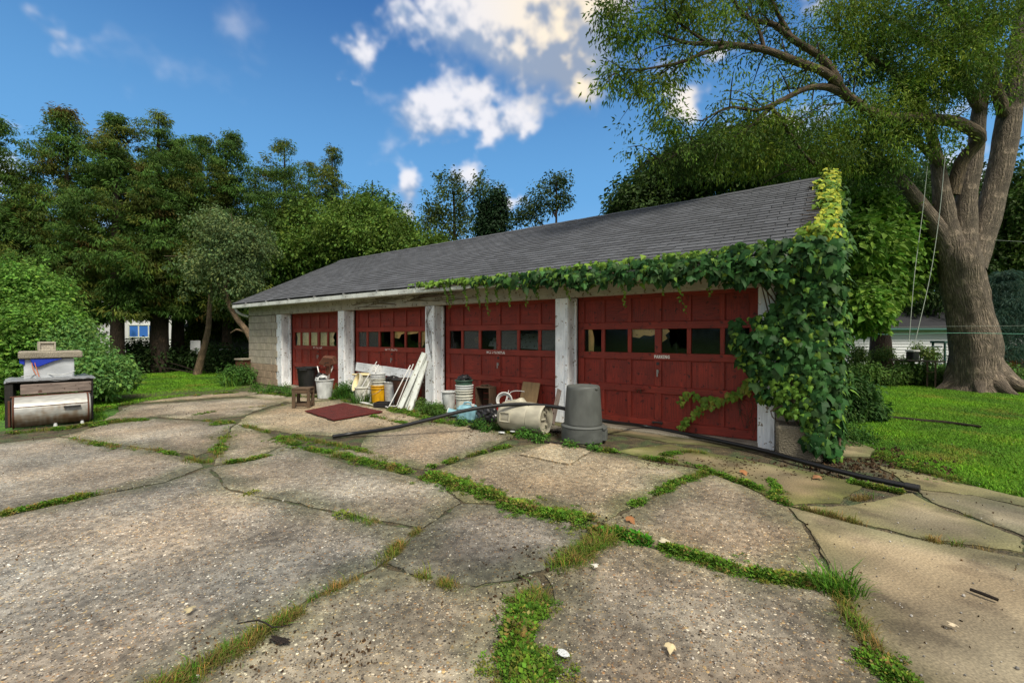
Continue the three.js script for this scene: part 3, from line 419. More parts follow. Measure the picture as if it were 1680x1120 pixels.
    const text = ['NO PARKING', 'NO PARKING', 'NO PARKING', 'PARKING'][k], lw = k === 3 ? .37 : .5, pl = part('lettering', new THREE.PlaneGeometry(lw, .085), print(text, lw, .07, 3 + k, [-.02, .03, .06, .5][k]), d); pl.position.set(k === 3 ? .06 : k === 2 ? -.06 : -.02, 1.085, .0235);
    if (k === 3) part('twig', [tube([V(-.34, .60, .04), V(-.28, .575, .055), V(-.22, .59, .05)], .006, 5), tube([V(-.29, .6, .05), V(-.31, .52, .05)], .005, 5), tube([V(-.26, .6, .05), V(-.245, .51, .05)], .005, 5)], M.paleBark, d);
  }
  // rough concrete footing at the right corner
  const foot1 = part('footing', (() => { const g = box(.46, .4, .42, .03, 0, .2, 0); return g; })(), M.stoneDark, garage); foot1.position.set(.47, -.02, .42); foot1.rotation.y = .12;
}

// ---------------------------------------------------------------- things standing before the garage
const pz = (px, py, z) => { const d = ray(px, py), t = (z - EYE[2]) / d[2]; return V(EYE[0] + t * d[0], EYE[1] + t * d[1], z); };
function bucket(name, label, p, r0, r1, h, mat, o = {}) { // a pail with a rolled rim, open at the top
  const t = thing(name, label, o.cat ?? 'bucket', p, o.turn ?? 0, o.group);
  part('body', lathe([[0, .006], [r0 - .01, 0], [r0, .012], [lerp(r0, r1, .8), h * .8], [r1, h - .005], [r1 - .006, h], [r1 - .01, h - .01], [r0 - .006, .02], [0, .016]]), mat, t);
  part('rim', (o.rings ?? [1]).map((k) => lathe([[lerp(r0, r1, k) - .002, h * k - .022], [lerp(r0, r1, k) + .012, h * k - .020], [lerp(r0, r1, k) + .014, h * k - .004], [lerp(r0, r1, k) + .004, h * k + .003], [lerp(r0, r1, k) - .006, h * k]])), o.rim ?? mat, t);
  if (o.handle) part('handle', tube([V(-r1 - .01, h * .86, 0), V(-r1 * .75, h * .62, r1 * .8), V(0, h * .5, r1 + .035), V(r1 * .75, h * .62, r1 * .8), V(r1 + .01, h * .86, 0)], .004, 5), M.metal, t);
  return t;
}
{
  const t = thing('rubbish_bin', 'tall black square plastic bin standing behind the white junk bucket', 'bin', G(505, 645), .5);
  part('body', (() => { const g = new THREE.CylinderGeometry(.26, .205, .64, 4, 1, false, Math.PI / 4); g.translate(0, .32, 0); return g; })(), M.blackPlastic, t);
  part('rim', [box(.41, .04, .03, .008, 0, .64, .19), box(.41, .04, .03, .008, 0, .64, -.19), box(.03, .04, .35, .008, .19, .64, 0), box(.03, .04, .35, .008, -.19, .64, 0)], M.blackPlastic, t);
  part('handle', box(.2, .03, .05, .008, 0, .6, .215), M.blackPlastic, t);
}
const jb = G(532, 653);
bucket('bucket', 'white round tub crammed with junk beside the black bin', jb, .15, .195, .43, M.whitePlastic);
{
  const o = (x, y, z) => jb.clone().add(V(x, y, z));
  single('rusty_hood', (() => { const g = flat([[-.17, 0], [.05, -.03], [.18, .05], [.12, .17], [-.08, .16]], .14, .02); return tr(g, 0, 0, 0, .2, .6, -.25); })(), M.rust, 'rusty brown metal hood poking up out of the white junk tub', 'scrap metal', o(.03, .80, -.1));
  const s = thing('scrap_tools', 'bunch of brown rusty stakes standing in the white junk tub', 'tools', o(.06, .3, -.02));
  for (let i = 0; i < 6; i++) part('stake', rod(V(-.04 + i * .03, 0, 0), V(-.06 + i * .04, .42 + (i % 3) * .06, -.05 + (i % 2) * .06), .011), i % 2 ? M.rust : M.oldWood, s);
  single('curved_pipe', tube([V(.04, .2, 0), V(.1, .55, 0), V(.17, .72, 0), V(.13, .82, 0), V(.02, .80, -.02), V(-.04, .74, -.03)], .016, 8), M.metalWhite, 'pale curved pipe looping over the white junk tub', 'pipe', o(.03, 0, 0), .6);
  single('white_pole', rod(V(0, .3, 0), V(-.26, .72, -.05), .014), M.metalWhite, 'short white pole leaning out of the white junk tub', 'pole', o(-.04, 0, .05));
  const r = rng(4), rag = thing('rags', 'crumpled white and black rags filling the white junk tub', 'rags', o(-.06, .45, .03));
  for (let i = 0; i < 12; i++) { const g = new THREE.IcosahedronGeometry(.05 + r() * .04, 1), p = g.attributes.position; for (let k = 0; k < p.count; k++) { const n = 1 + fbm(p.getX(k) * 30 + i, p.getY(k) * 30, p.getZ(k) * 30, 2) * .9; p.setXYZ(k, p.getX(k) * n, p.getY(k) * n * .7, p.getZ(k) * n); } g.computeVertexNormals(); part('rag', g, i % 2 ? M.whitePlastic : M.bag, rag).position.set((r() - .5) * .2, (r() - .2) * .13, (r() - .5) * .16); }
}
{
  const t = thing('wooden_stool', 'small weathered brown wooden box stool at the corner of the red mat', 'stool', G(497, 668), .75);
  part('seat', [box(.34, .03, .1, .006, 0, .385, -.1), box(.34, .03, .1, .006, 0, .387, .005), box(.34, .03, .1, .006, 0, .384, .11)], M.oldWood, t);
  for (const [x, z] of [[-.14, .13], [.14, .13], [-.14, -.13], [.14, -.13]]) part('leg', box(.06, .37, .05, .006, x, .185, z), M.oldWood, t);
  part('apron', [box(.22, .07, .022, .004, 0, .33, .14), box(.022, .07, .2, .004, .15, .33, 0), box(.022, .07, .2, .004, -.15, .33, 0)], M.oldWood, t);
  part('stretcher', [box(.22, .06, .022, .004, 0, .07, .14), box(.022, .06, .2, .004, .15, .07, 0), box(.022, .06, .2, .004, -.15, .07, 0), box(.22, .06, .022, .004, 0, .07, -.14)], M.oldWood, t);
}
{
  const q = [[500, 677], [563, 664], [627, 678], [547, 692]].map((p) => G(...p)), pts = subdivide(q.map((p) => new THREE.Vector2(p.x, -p.z)), .1, .03, 5), g = flat(pts.map((p) => [p.x, p.y]), .014, .004); g.rotateX(-Math.PI / 2);
  single('floor_mat', g, M.carpet, 'dark red carpet mat lying flat on the cracked concrete', 'mat', V(0, .022, 0));
}
// white tubular frames
for (const [i, tops, bots] of [[0, [[618, 593], [621, 598]], [[579, 660], [589, 662]]], [1, [[673, 599], [678, 597]], [[637, 671], [650, 669]]]]) {
  const t = thing('tube_frame', ['white bent tube frame leaning left of the yellow bucket', 'white bent tube frame leaning over the brown bin'][i], 'metal frame');
  const B = bots.map((p) => G(...p).setY(.03)), T = tops.map((p) => at(p[0], p[1], 9.75 - i * .75));
  part('rail', [tube([T[0], B[0].clone().lerp(T[0], .06), B[0], B[0].clone().lerp(G(i ? 612 : 606, i ? 664 : 664).setY(.03), .08), G(i ? 612 : 606, 664).setY(.03)], .011, 7)], M.metalWhite, t);
  part('rail', [tube([T[1], B[1].clone().lerp(T[1], .06), B[1], B[1].clone().lerp(G(i ? 618 : 612, 667).setY(.03), .1), G(i ? 618 : 612, 667).setY(.03)], .011, 7)], M.metalWhite, t);
  part('cross_bar', rod(T[0].clone().lerp(B[0], .12), T[1].clone().lerp(B[1], .12), .009), M.metalWhite, t);
}
{
  const p = G(592, 656), t = thing('cistern', 'white box shaped cistern with a thin lid left of the yellow bucket', 'cistern', p.clone().add(V(-.12, 0, -.2)), .3);
  part('body', box(.36, .52, .28, .03, 0, .28, 0), M.whiteBucket, t); part('lid', box(.46, .03, .34, .01, -.02, .555, 0), M.card, t);
  const b = thing('basin', 'tan and white oval basin tipped up against the white cistern', 'basin', p.clone().add(V(.02, .36, .0)), .5);
  b.rotation.set(1.0, .5, .35); part('bowl', lathe([[0, 0], [.10, .01], [.16, .08], [.175, .14], [.185, .145], [.19, .135], [.17, .07], [.11, -.008], [0, -.012]]).scale(1, 1, 1.25), M.whiteBucket, b); part('lining', lathe([[0, .004], [.098, .014], [.155, .082], [.168, .138]]).scale(1, 1, 1.25), M.card, b);
}
bucket('bucket', 'dirty white pail in the weeds below the tipped basin', G(592, 660).add(V(.02, 0, 0)), .125, .145, .33, M.whiteBucket, { handle: 1, cat: 'bucket' });
bucket('bucket', 'small greyish white pail between dirty pail and yellow bucket', G(607, 659), .11, .125, .32, M.whitePlastic, { handle: 1 });
{
  const p = G(620, 660), yb = bucket('bucket', 'bright yellow plastic bucket carrying the nested white buckets', p, .135, .15, .37, M.yellow, { handle: 1, rings: [1, .86] });
  bucket('bucket', 'lower white bucket nested above the yellow bucket', p.clone().add(V(.01, .24, 0)), .125, .152, .27, M.whiteBucket, { rings: [1, .8], group: 'white buckets nested on the yellow bucket' });
  bucket('bucket', 'upper white bucket topping the stack on the yellow bucket', p.clone().add(V(-.005, .36, 0)), .13, .152, .27, M.whitePlastic, { rings: [1, .84, .7], handle: 1, group: 'white buckets nested on the yellow bucket' });
}
{
  const t = thing('tall_bin', 'narrow white plastic bin right of the yellow bucket', 'bin', G(641, 660), .4); t.rotation.z = -.05;
  part('body', (() => { const g = new THREE.CylinderGeometry(.185, .135, .44, 4, 1, false, Math.PI / 4); g.translate(0, .22, 0); return g.scale(1, 1, .8); })(), M.whitePlastic, t); part('rim', [box(.28, .03, .02, .008, 0, .44, .11), box(.28, .03, .02, .008, 0, .44, -.11), box(.02, .03, .2, .008, .135, .44, 0), box(.02, .03, .2, .008, -.135, .44, 0)], M.whitePlastic, t);
  single('bin_bag', (() => { const g = new THREE.IcosahedronGeometry(.15, 3), p = g.attributes.position; for (let k = 0; k < p.count; k++) { const n = 1 + fbm(p.getX(k) * 12, p.getY(k) * 12, p.getZ(k) * 12, 3) * .7; p.setXYZ(k, p.getX(k) * n, p.getY(k) * n * .55, p.getZ(k) * n); } g.computeVertexNormals(); return g; })(), M.bag, 'dark plastic bag lumped on top of the narrow white bin', 'bag', G(641, 660).add(V(.04, .5, -.02)));
  const b = thing('brown_bin', 'brown square plastic bin half hidden behind the leaning tube frame', 'bin', G(664, 662), .3);
  part('body', (() => { const g = new THREE.CylinderGeometry(.26, .21, .52, 4, 1, false, Math.PI / 4); g.translate(0, .26, 0); return g; })(), M.brownPlastic, b); part('rim', [box(.4, .035, .025, .008, 0, .52, .185), box(.4, .035, .025, .008, 0, .52, -.185), box(.025, .035, .35, .008, .185, .52, 0), box(.025, .035, .35, .008, -.185, .52, 0)], M.darkMetal, b);
  const tray = thing('black_tray', 'shallow black tray on the ground in front of the tall bin', 'tray', G(628, 668), .5); part('bottom', box(.3, .015, .22, .004, 0, .02, 0), M.blackPlastic, tray); part('side', [box(.3, .09, .015, .004, 0, .06, .11), box(.3, .09, .015, .004, 0, .06, -.11), box(.015, .09, .22, .004, .15, .06, 0), box(.015, .09, .22, .004, -.15, .06, 0)], M.blackPlastic, tray);
}
{
  const a = pz(584, 601, .1), b = pz(690, 617, .12), L = a.distanceTo(b), g = box(L, .21, .028, .005); const o = single('white_board', g, M.white, 'long chipped white board laid across behind the buckets', 'board', a.clone().add(b).multiplyScalar(.5)); o.rotation.set(-.1, 0, Math.atan2(b.y - a.y, b.x - a.x));
  // planks leaning on the post
  [[[697, 579], [656, 671], .11, 'outer white plank leaning against the third post from left'], [[698, 583], [664, 670], .08, 'middle white plank leaning against the third post from left'], [[699, 592], [672, 674], .11, 'inner white plank leaning against the third post from left']].forEach(([t, q, w, label], i) => {
    const B = G(...q), T = at(t[0], t[1], 9.1), d = T.clone().sub(B), o = thing('white_plank', label, 'plank', B.clone()), m = box(w, d.length(), .03, .005, 0, d.length() / 2, 0), y = d.clone().normalize(), z = V(.35, .2, 1).addScaledVector(y, -V(.35, .2, 1).dot(y)).normalize();
    o.userData.group = 'white planks leaning on the post'; o.quaternion.setFromRotationMatrix(new THREE.Matrix4().makeBasis(y.clone().cross(z), y, z)); part('board', m, M.whiteClean, o); part('lip', [box(.012, d.length() - .01, .05, .003, w / 2 - .006, d.length() / 2, .014), box(.012, d.length() - .01, .05, .003, -w / 2 + .006, d.length() / 2, .014)], M.whiteClean, o);
  });
}
bucket('bucket', 'plain white wastebasket standing alone beside the third post', G(736, 671), .105, .14, .35, M.whitePlastic);
{
  const p = G(761, 682);
  bucket('bucket', 'lowest white bucket of the stack behind the light blue jug', p, .135, .15, .37, M.whiteBucket, { handle: 1, group: 'buckets nested before the third door', rings: [1, .88] });
  for (let i = 0; i < 3; i++) bucket('bucket', ['second white bucket up in the stack behind the blue jug', 'third white bucket up in the stack behind the blue jug', 'topmost green rimmed bucket of the stack behind the blue jug'][i], p.clone().add(V((i % 2) * .008, .27 + i * .075, 0)), .132, .153, .2 + i * .012, i === 2 ? M.greenRim : i ? M.whitePlastic : M.whiteBucket, { group: 'buckets nested before the third door', rings: i === 2 ? [1] : [1, .8] });
  single('bin_bag', (() => { const g = new THREE.IcosahedronGeometry(.13, 3), q = g.attributes.position; for (let k = 0; k < q.count; k++) { const n = 1 + fbm(q.getX(k) * 14 + 4, q.getY(k) * 14, q.getZ(k) * 14, 3) * .8; q.setXYZ(k, q.getX(k) * n, q.getY(k) * n * .6, q.getZ(k) * n); } g.computeVertexNormals(); return g; })(), M.bag, 'black crumpled bag stuffed in the top of the bucket stack', 'bag', p.clone().add(V(0, .66, 0)));
}
{
  const t = thing('jug', 'light blue square plastic jug standing before the bucket stack', 'jug', G(767, 691), .35);
  part('body', (() => { const g = box(.33, .27, .26, .05, 0, .135, 0); return g; })(), M.lightBlue, t); part('grip', [tube([V(-.08, .26, 0), V(-.07, .305, 0), V(.07, .305, 0), V(.08, .26, 0)], .014, 8)], M.lightBlue, t); part('cap', tr(new THREE.CylinderGeometry(.03, .03, .035, 14), .12, .285, .07), M.whitePlastic, t);
  const b = thing('small_tub', 'small pale blue tub lying on its side left of the jug', 'tub', G(743, 684).setY(.07), 0); b.rotation.set(0, .5, 1.45); part('body', lathe([[0, -.08], [.06, -.08], [.075, .09], [.07, .09], [.056, -.07], [0, -.07]]), M.lightBlue, b); part('rim', lathe([[.07, .078], [.083, .08], [.083, .094], [.07, .096]]), M.whitePlastic, b);
}
{
  const t = thing('wooden_crate', 'open brown wooden crate stood on end against the third door', 'crate', G(797, 676), .15), w = .29, h = .46, d = .26;
  part('side', [box(.02, h, d, .004, -w / 2, h / 2, 0)], M.oldWood, t); part('side', [box(.02, h, d, .004, w / 2, h / 2, 0)], M.oldWood, t); part('end', [box(w + .02, .02, d, .004, 0, h + .011, 0)], M.oldWood, t); part('end', [box(w - .02, .02, d, .004, 0, .012, 0)], M.oldWood, t);
  for (let i = 0; i < 4; i++) part('slat', box(w - .024, .1, .012, .003, 0, .06 + i * .112, -d / 2 + .008), M.oldWood, t);
  single('broken_stick', [rod(V(-.12, 0, 0), V(.1, .03, .04), .012), rod(V(-.05, .02, .05), V(.12, .0, -.03), .01)].length ? merge([rod(V(-.12, 0, 0), V(.1, .03, .04), .012), rod(V(-.05, .02, .05), V(.12, .0, -.03), .01)]) : null, M.oldWood, 'broken brown sticks lying on top of the wooden crate', 'sticks', G(797, 676).setY(.495));
}
const lump = (R, sx, sy, sz, f, s, amp = .6) => { const g = new THREE.IcosahedronGeometry(R, 5), q = g.attributes.position; for (let k = 0; k < q.count; k++) { const x = q.getX(k) / R, y = q.getY(k) / R, z = q.getZ(k) / R, n = 1 + fbm(x * f + s, y * f, z * f, 3) * amp - Math.abs(noise(x * f * 1.7, y * f * 1.7 + s, z * f)) * .25; q.setXYZ(k, x * R * n * sx, Math.max(-.8 * R, y * R * n) * sy, z * R * n * sz); } const h = clean(g); h.computeVertexNormals(); return h; };
single('rubbish_bag', lump(.2, 1, .9, .8, 1.6, 3), M.bag, 'shiny black rubbish bag slumped between the jug and the beige tank', 'bag', G(800, 696).setY(.15));
{
  const t = thing('wire_chair', 'bent white metal chair frame lying behind the beige tank', 'metal frame', G(846, 684).add(V(0, 0, -.15)), .3);
  part('back', tube([V(-.26, .05, 0), V(-.25, .3, 0), V(-.18, .42, -.02), V(.12, .42, -.02), V(.2, .36, -.02), V(.12, .1, .02)], .009, 7), M.metalWhite, t); part('leg', tube([V(-.24, .44, -.05), V(-.27, .2, .08), V(-.3, .0, .1)], .009, 7), M.metalWhite, t); part('leg', tube([V(.22, .46, -.06), V(.16, .2, .08), V(.12, .0, .1)], .009, 7), M.metalWhite, t); part('cross_bar', tube([V(-.25, .27, 0), V(.17, .26, 0)], .008, 6), M.metalWhite, t);
  for (let i = 0; i < 3; i++) part('prong', rod(V(.0 + i * .03, .3, -.06), V(.02 + i * .04, .55, -.1), .004), M.metal, t);
  const c = thing('hose_coil', 'loose coil of grey white hose hung on the chair frame', 'hose', G(828, 684).setY(.28)); part('loop', [0, 1, 2].map((i) => tr(new THREE.TorusGeometry(.11 + i * .014, .011, 8, 30), .01 * i, .01 * i, .02 * i, 0, .5, 0)), M.metalWhite, c);
  const a = pz(850, 630, .04), g = box(.37, .6, .012, .003, 0, .3, 0), o = single('plywood_sheet', g, M.ply, 'tan plywood sheet leaning on the third door behind the tank', 'board', V((pz(851, 640, .12).x + pz(884, 640, .12).x) / 2, .03, .22)); o.rotation.set(-.3, 0, -.02);
  single('gas_can', (() => merge([box(.12, .14, .08, .02, 0, .07, 0), rod(V(.03, .13, 0), V(.07, .19, 0), .014)]))(), M.redPlastic, 'small red can half hidden at the left end of the tank', 'can', G(812, 684), .4);
  single('yellow_stick', rod(V(-.14, .02, .03), V(.16, .09, -.03), .009), M.yellow, 'thin yellow stick on the ground by the beige tank', 'stick', G(810, 694));
  const s = single('grey_board', flat([[0, 0], [.07, 0], [.075, .55], [.01, .57]], .02, .003), M.greyWood, 'short grey board leaning on the fourth post behind the tank', 'board', pz(903, 690, .5).setY(.02)); s.rotation.set(-.12, .3, -.14);
  single('flat_stone', lump(.12, 1.3, .4, .9, 1.1, 8, .3), M.stone, 'flat pale stone slab between the tank and the grey barrel', 'stone', G(909, 706).setY(.03));
}
{ // the beige tank lying on its side
  const a = at(824, 683, 6.85), b = at(897, 686, 6.45); a.y = .228; b.y = .222; const t = thing('water_tank', 'beige plastic barrel tank lying on its side under the black pipe', 'tank', a.clone().add(b).multiplyScalar(.5)), d = b.clone().sub(a), L = d.length(), r = .222;
  t.quaternion.setFromUnitVectors(V(0, 1, 0), d.normalize());
  part('body', lathe([[0, -L / 2], [r * .6, -L / 2], [r * .88, -L / 2 + .03], [r * .98, -L / 2 + .1], [r, -L * .1], [r + .004, L * .17], [r - .006, L * .175], [r - .006, L * .185], [r + .002, L * .19], [r * .97, L / 2 - .04], [r * .97, L / 2 - .006], [r * .92, L / 2], [r * .88, L / 2 - .005], [r * .82, L / 2 - .04], [0, L / 2 - .045]], 40), M.beige, t);
  part('shoulder', tr(lump(.22, 1.1, 1, .7, .8, 5, .2), -.02, -.12, 0).translate(-.02, -.02, -.1), M.beige, t);
  const hd = part('handle', [box(.02, .17, .03, .006, 0, 0, .03), box(.02, .17, .03, .006, .13, 0, .03), box(.15, .02, .03, .006, .065, .08, .03), box(.15, .02, .03, .006, .065, -.08, .03)], M.beige, t); hd.position.set(-.06, -.2, r - .03);
  part('grip', [box(.03, .02, .12, .008, .0, L / 2 - .03, .04), tr(new THREE.CylinderGeometry(.03, .03, .03, 14), -.1, L / 2 - .03, 0), tr(new THREE.CylinderGeometry(.02, .02, .04, 12), .08, L / 2 - .03, -.05)], M.beige, t);
}
{ // grey rain barrel
  const t = thing('rain_barrel', 'tall grey plastic barrel with a flared base in front of the last door', 'barrel', G(957, 722), .3);
  part('body', lathe([[0, .2], [.262, .2], [.258, .25], [.230, .70], [.224, .735], [.214, .75], [.2, .745], [.19, .732], [0, .728]], 40), M.greyPlastic, t);
  part('base', lathe([[0, 0], [.285, 0], [.295, .02], [.298, .2], [.292, .215], [.262, .228], [.2, .228]], 40), M.greyPlastic, t);
  part('band', lathe([[.296, .196], [.304, .2], [.304, .21], [.294, .216]], 40), M.greyPlastic, t);
  part('lug', [box(.08, .15, .16, .015, .29, .1, .03), box(.05, .04, .18, .01, .3, .19, .03)], M.greyPlastic, t);
  part('spout', [box(.09, .06, .1, .02, .17, .725, .09)], M.greyPlastic, t);
}
{
  const pts = [G(545, 720).setY(.03), G(575, 716).setY(.035), at(640, 703, 6.33), at(700, 689, 6.4), at(770, 672, 6.5), at(830, 664, 6.55), at(870, 664, 6.5), at(920, 669, 6.36), at(955, 680, 6.3), at(990, 690, 6.3), G(1060, 706).setY(.06), G(1150, 723).setY(.05), G(1245, 744).setY(.05), G(1330, 768).setY(.05), G(1420, 790).setY(.04), G(1505, 808).setY(.04)];
  const t = thing('drain_pipe', 'long black plastic pipe draped over the tank and past the barrel', 'pipe'); part('body', tube(pts, .027, 10, .08), M.hose, t);
  const e = pts[pts.length - 1], d = e.clone().sub(pts[pts.length - 2]).normalize(); part('end_cap', rod(e.clone().addScaledVector(d, -.07), e.clone().addScaledVector(d, .03), .033, 12), M.blackPlastic, t);
}
// ---------------------------------------------------------------- smoker and stacked things at the left edge
{
  const A = G(12, 705), B = G(150, 691), ax = B.clone().sub(A), L = ax.length(), turn = Math.atan2(-ax.z, ax.x), O = A.clone().add(B).multiplyScalar(.5), rot = (x, y, z) => V(x, y, z).applyAxisAngle(V(0, 1, 0), turn).add(O);
  const t = thing('smoker_grill', 'home made smoker with a rusty white drum under a weathered wooden bench', 'smoker', O, turn);
  for (const [x, z] of [[-L / 2 + .0, -.22], [L / 2 - .02, -.22], [-L / 2 + .02, -.75], [L / 2 - .02, -.75]]) part('post', box(.09, .70, .09, .008, x, .35, z), M.darkWood, t);
  part('rail', box(L - .12, .16, .04, .008, .06, .585, -.16), M.greyWood, t, 'weathered grey front rail'); part('rail', box(L - .1, .14, .04, .008, 0, .6, -.8), M.darkWood, t); for (const s of [-1, 1]) part('rail', box(.04, .14, .56, .008, s * (L / 2 - .02), .6, -.48), M.darkWood, t);
  for (let i = 0; i < 4; i++) part('slat', box(L + .06, .025, .13, .005, 0, .705, -.22 - i * .155), M.darkWood, t);
  const r = .24, dr = part('drum', (() => { const g = lathe([[0, -L / 2 + .02], [r - .02, -L / 2 + .02], [r, -L / 2 + .04], [r, L / 2 - .05], [r - .02, L / 2 - .03], [0, L / 2 - .03]], 40); g.rotateZ(Math.PI / 2); return g; })(), M.drum, t); dr.position.set(0, .235, -.12);
  part('handle', [box(.2, .03, .03, .006, .22, .06, r + .03), box(.02, .03, .05, .004, .14, .06, r + .01), box(.02, .03, .05, .004, .30, .06, r + .01)], M.darkMetal, dr); part('seam', [box(L - .1, .012, .014, .003, 0, .1, r * .9 + .002)], M.rust, dr); part('end_ring', [tr(new THREE.TorusGeometry(r, .012, 8, 40), -L / 2 + .045, 0, 0, 0, Math.PI / 2), tr(new THREE.TorusGeometry(r, .012, 8, 40), L / 2 - .055, 0, 0, 0, Math.PI / 2)], M.rust, dr);
  part('shelf', box(L - .02, .022, .12, .004, 0, .475, -.2), M.rust, t); for (const s of [-1, 1]) part('end_plate', box(.025, .4, .2, .004, s * (L / 2 - .0), .22, -.2), s > 0 ? M.darkMetal : M.rust, t);
  for (const x of [.03, .34]) part('foot', tr(new THREE.CylinderGeometry(.018, .03, .07, 12), x, .0, .02), M.whitePlastic, t);
  // crumpled clear sheet over the bench
  { const g = new THREE.PlaneGeometry(L + .1, .68, 40, 20); g.rotateX(-Math.PI / 2); const p = g.attributes.position; for (let k = 0; k < p.count; k++) { const x = p.getX(k), z = p.getZ(k), e = smooth(.30, .38, z), s = smooth(L / 2 - .05, L / 2 + .1, Math.abs(x)); p.setY(k, Math.abs(noise(x * 4, z * 6, 2)) * .05 + Math.abs(noise(x * 9, z * 10, 5)) * .03 - e * .06 * (1 + noise(x * 5, 1, 1)) - s * .03); } g.computeVertexNormals(); single('plastic_sheet', g, M.sheet, 'crumpled clear plastic sheet spread over the smoker bench', 'plastic sheet', rot(0, .728, -.49), turn); }
  single('white_strap', tube([V(-.34, 0, .1), V(-.1, .02, -.02), V(.1, .0, .1), V(.2, .02, .1), V(.28, .05, -.02)], .007, 5), M.whitePlastic, 'thin white strap lying across the plastic sheet', 'strap', rot(0, .79, -.32), turn);
  const bx = thing('white_box', 'white painted box under the stone slab on the smoker bench', 'box', rot(-.02, .735, -.52), turn);
  part('panel', box(.58, .32, .03, .006, 0, .16, .19), M.whiteDull, bx); part('panel', box(.58, .32, .03, .006, 0, .16, -.19), M.whiteDull, bx); part('panel', box(.03, .32, .35, .006, -.275, .16, 0), M.whiteDull, bx); part('panel', box(.03, .32, .35, .006, .275, .16, 0), M.whiteDull, bx);
  const tp = thing('tarp', 'crumpled bright blue tarp hanging out under the stone slab', 'tarp', rot(-.02, 1.055, -.30), turn); part('fold', (() => { const s = flat([[-.21, 0], [.15, 0], [.05, -.03], [-.04, -.075], [-.13, -.12], [-.18, -.10]], .02, .008); return s; })(), M.tarp, tp); part('fold', tr(flat([[-.33, 0], [-.285, 0], [-.285, -.08], [-.325, -.06]], .02, .008), 0, 0, -.02), M.tarp, tp);
  const rp = thing('frayed_rope', 'frayed orange rope hanging down from the blue tarp', 'rope', rot(-.17, 1.0, -.29), turn); for (let i = 0; i < 2; i++) part('strand', tube([V(-.05 + i * .03, .0, .03), V(-.04 + i * .04, -.1, .03), V(.0 + i * .03, -.2 - i * .03, .03)], .006, 5), M.orangeRope, rp);
  const sl = thing('stone_slab', 'thick pale stone slab laid as lid on the white box', 'stone slab', rot(.0, 1.06, -.5), turn); part('slab', (() => { const g = box(.74, .11, .5, .015, 0, .06, 0); const p = g.attributes.position; for (let k = 0; k < p.count; k++) p.setY(k, p.getY(k) + noise(p.getX(k) * 3, p.getZ(k) * 3, 1) * .02); return g; })(), M.stone, sl);
  const br = thing('concrete_block', 'tan concrete block sitting on top of the stone slab', 'block', rot(-.05, 1.18, -.45), turn + .1); part('shell', [box(.2, .025, .15, .004, 0, .0125, 0), box(.2, .025, .15, .004, 0, .142, 0), box(.022, .104, .15, .004, -.089, .077, 0), box(.022, .104, .15, .004, .089, .077, 0)], M.block, br); part('web', [box(.155, .104, .03, .004, 0, .077, .035)], M.block, br);
}
{
  const t = thing('stored_boards', 'white boards stored inside behind the third door panes', 'boards', V(-4.25, 0, -.55));
  for (let i = 0; i < 3; i++) { const m = part('board', box(1.5, .12, .03, .004), M.whiteClean, t); m.position.set(0, 1.24 + i * .09, -i * .12); m.rotation.set(-.5, .05, .03 * i - .02); }
  for (let i = 0; i < 6; i++) { const m = part('slat', box(.05, .5, .02, .003), M.whiteClean, t); m.position.set(-.62 + i * .1, 1.0, .12); m.rotation.set(-.3, 0, -.25 + i * .04); }
  part('stand', box(1.6, .95, .4, .02, 0, .475, -.15), M.darkWood, t);
}
// ---------------------------------------------------------------- brick pillar, right side bits
{
  const t = thing('brick_pillar', 'short pillar of brown bricks at the left corner of the garage', 'pillar', G(399, 628), .3), R = rng(9); part('cap', box(.36, .05, .36, .008, 0, .73, 0), M.stone, t); part('core', box(.26, .7, .26, .003, 0, .35, 0), M.mortar, t);
  for (let j = 0; j < 9; j++) for (let i = 0; i < 4; i++) { const a = i * Math.PI / 2, b = part('brick', box(.22, .068, .09, .004), j % 3 ? M.rust : M.oldWood, t); b.position.set(Math.cos(a) * .1 + Math.sin(a) * .045, .04 + j * .078, -Math.sin(a) * .1 + Math.cos(a) * .045); b.rotation.y = a + Math.PI / 2; }
}

// ---------------------------------------------------------------- trees, shrubs
const LC = { mound: [.17, .33, .055], conifer: [.085, .165, .03], brown: [.17, .13, .035], olive: [.15, .215, .085], light: [.13, .22, .035], big: [.11, .20, .026], dark: [.045, .09, .025], maple: [.15, .29, .04], spruce: [.08, .15, .115], ivy: [.028, .085, .02], ivyLight: [.13, .23, .03], ivyYellow: [.33, .37, .035] };
M.leaf = leafM(1, 1, 1, { transmission: .46 }); M.ivyLeaf = leafM(1, 1, 1, { roughness: .5, transmission: .22 });
const CL = {
  broad: [1, 2, 3].map((s) => clump(34, .42, .15, .085, s, {})), fine: [4, 5, 6].map((s) => clump(44, .46, .125, .042, s, { droop: .4, flat: .8, tilt: .4 })), large: [7, 8, 9].map((s) => clump(34, .42, .16, .11, s, { droop: .4 })),
  spray: [10, 11, 12].map((s) => clump(46, .46, .19, .055, s, { flat: .38, droop: .55, tilt: .1 })), tiny: [13, 14].map((s) => clump(34, .24, .075, .045, s, {})), needle: [15, 16].map((s) => clump(60, .4, .16, .02, s, { flat: .4, droop: .4 })),
};
const tint = (c, r, v = .5) => { const k = 1 + (r() - .5) * v; return new THREE.Color(c[0] * k * (1 + (r() - .5) * .2), c[1] * k, c[2] * k); };
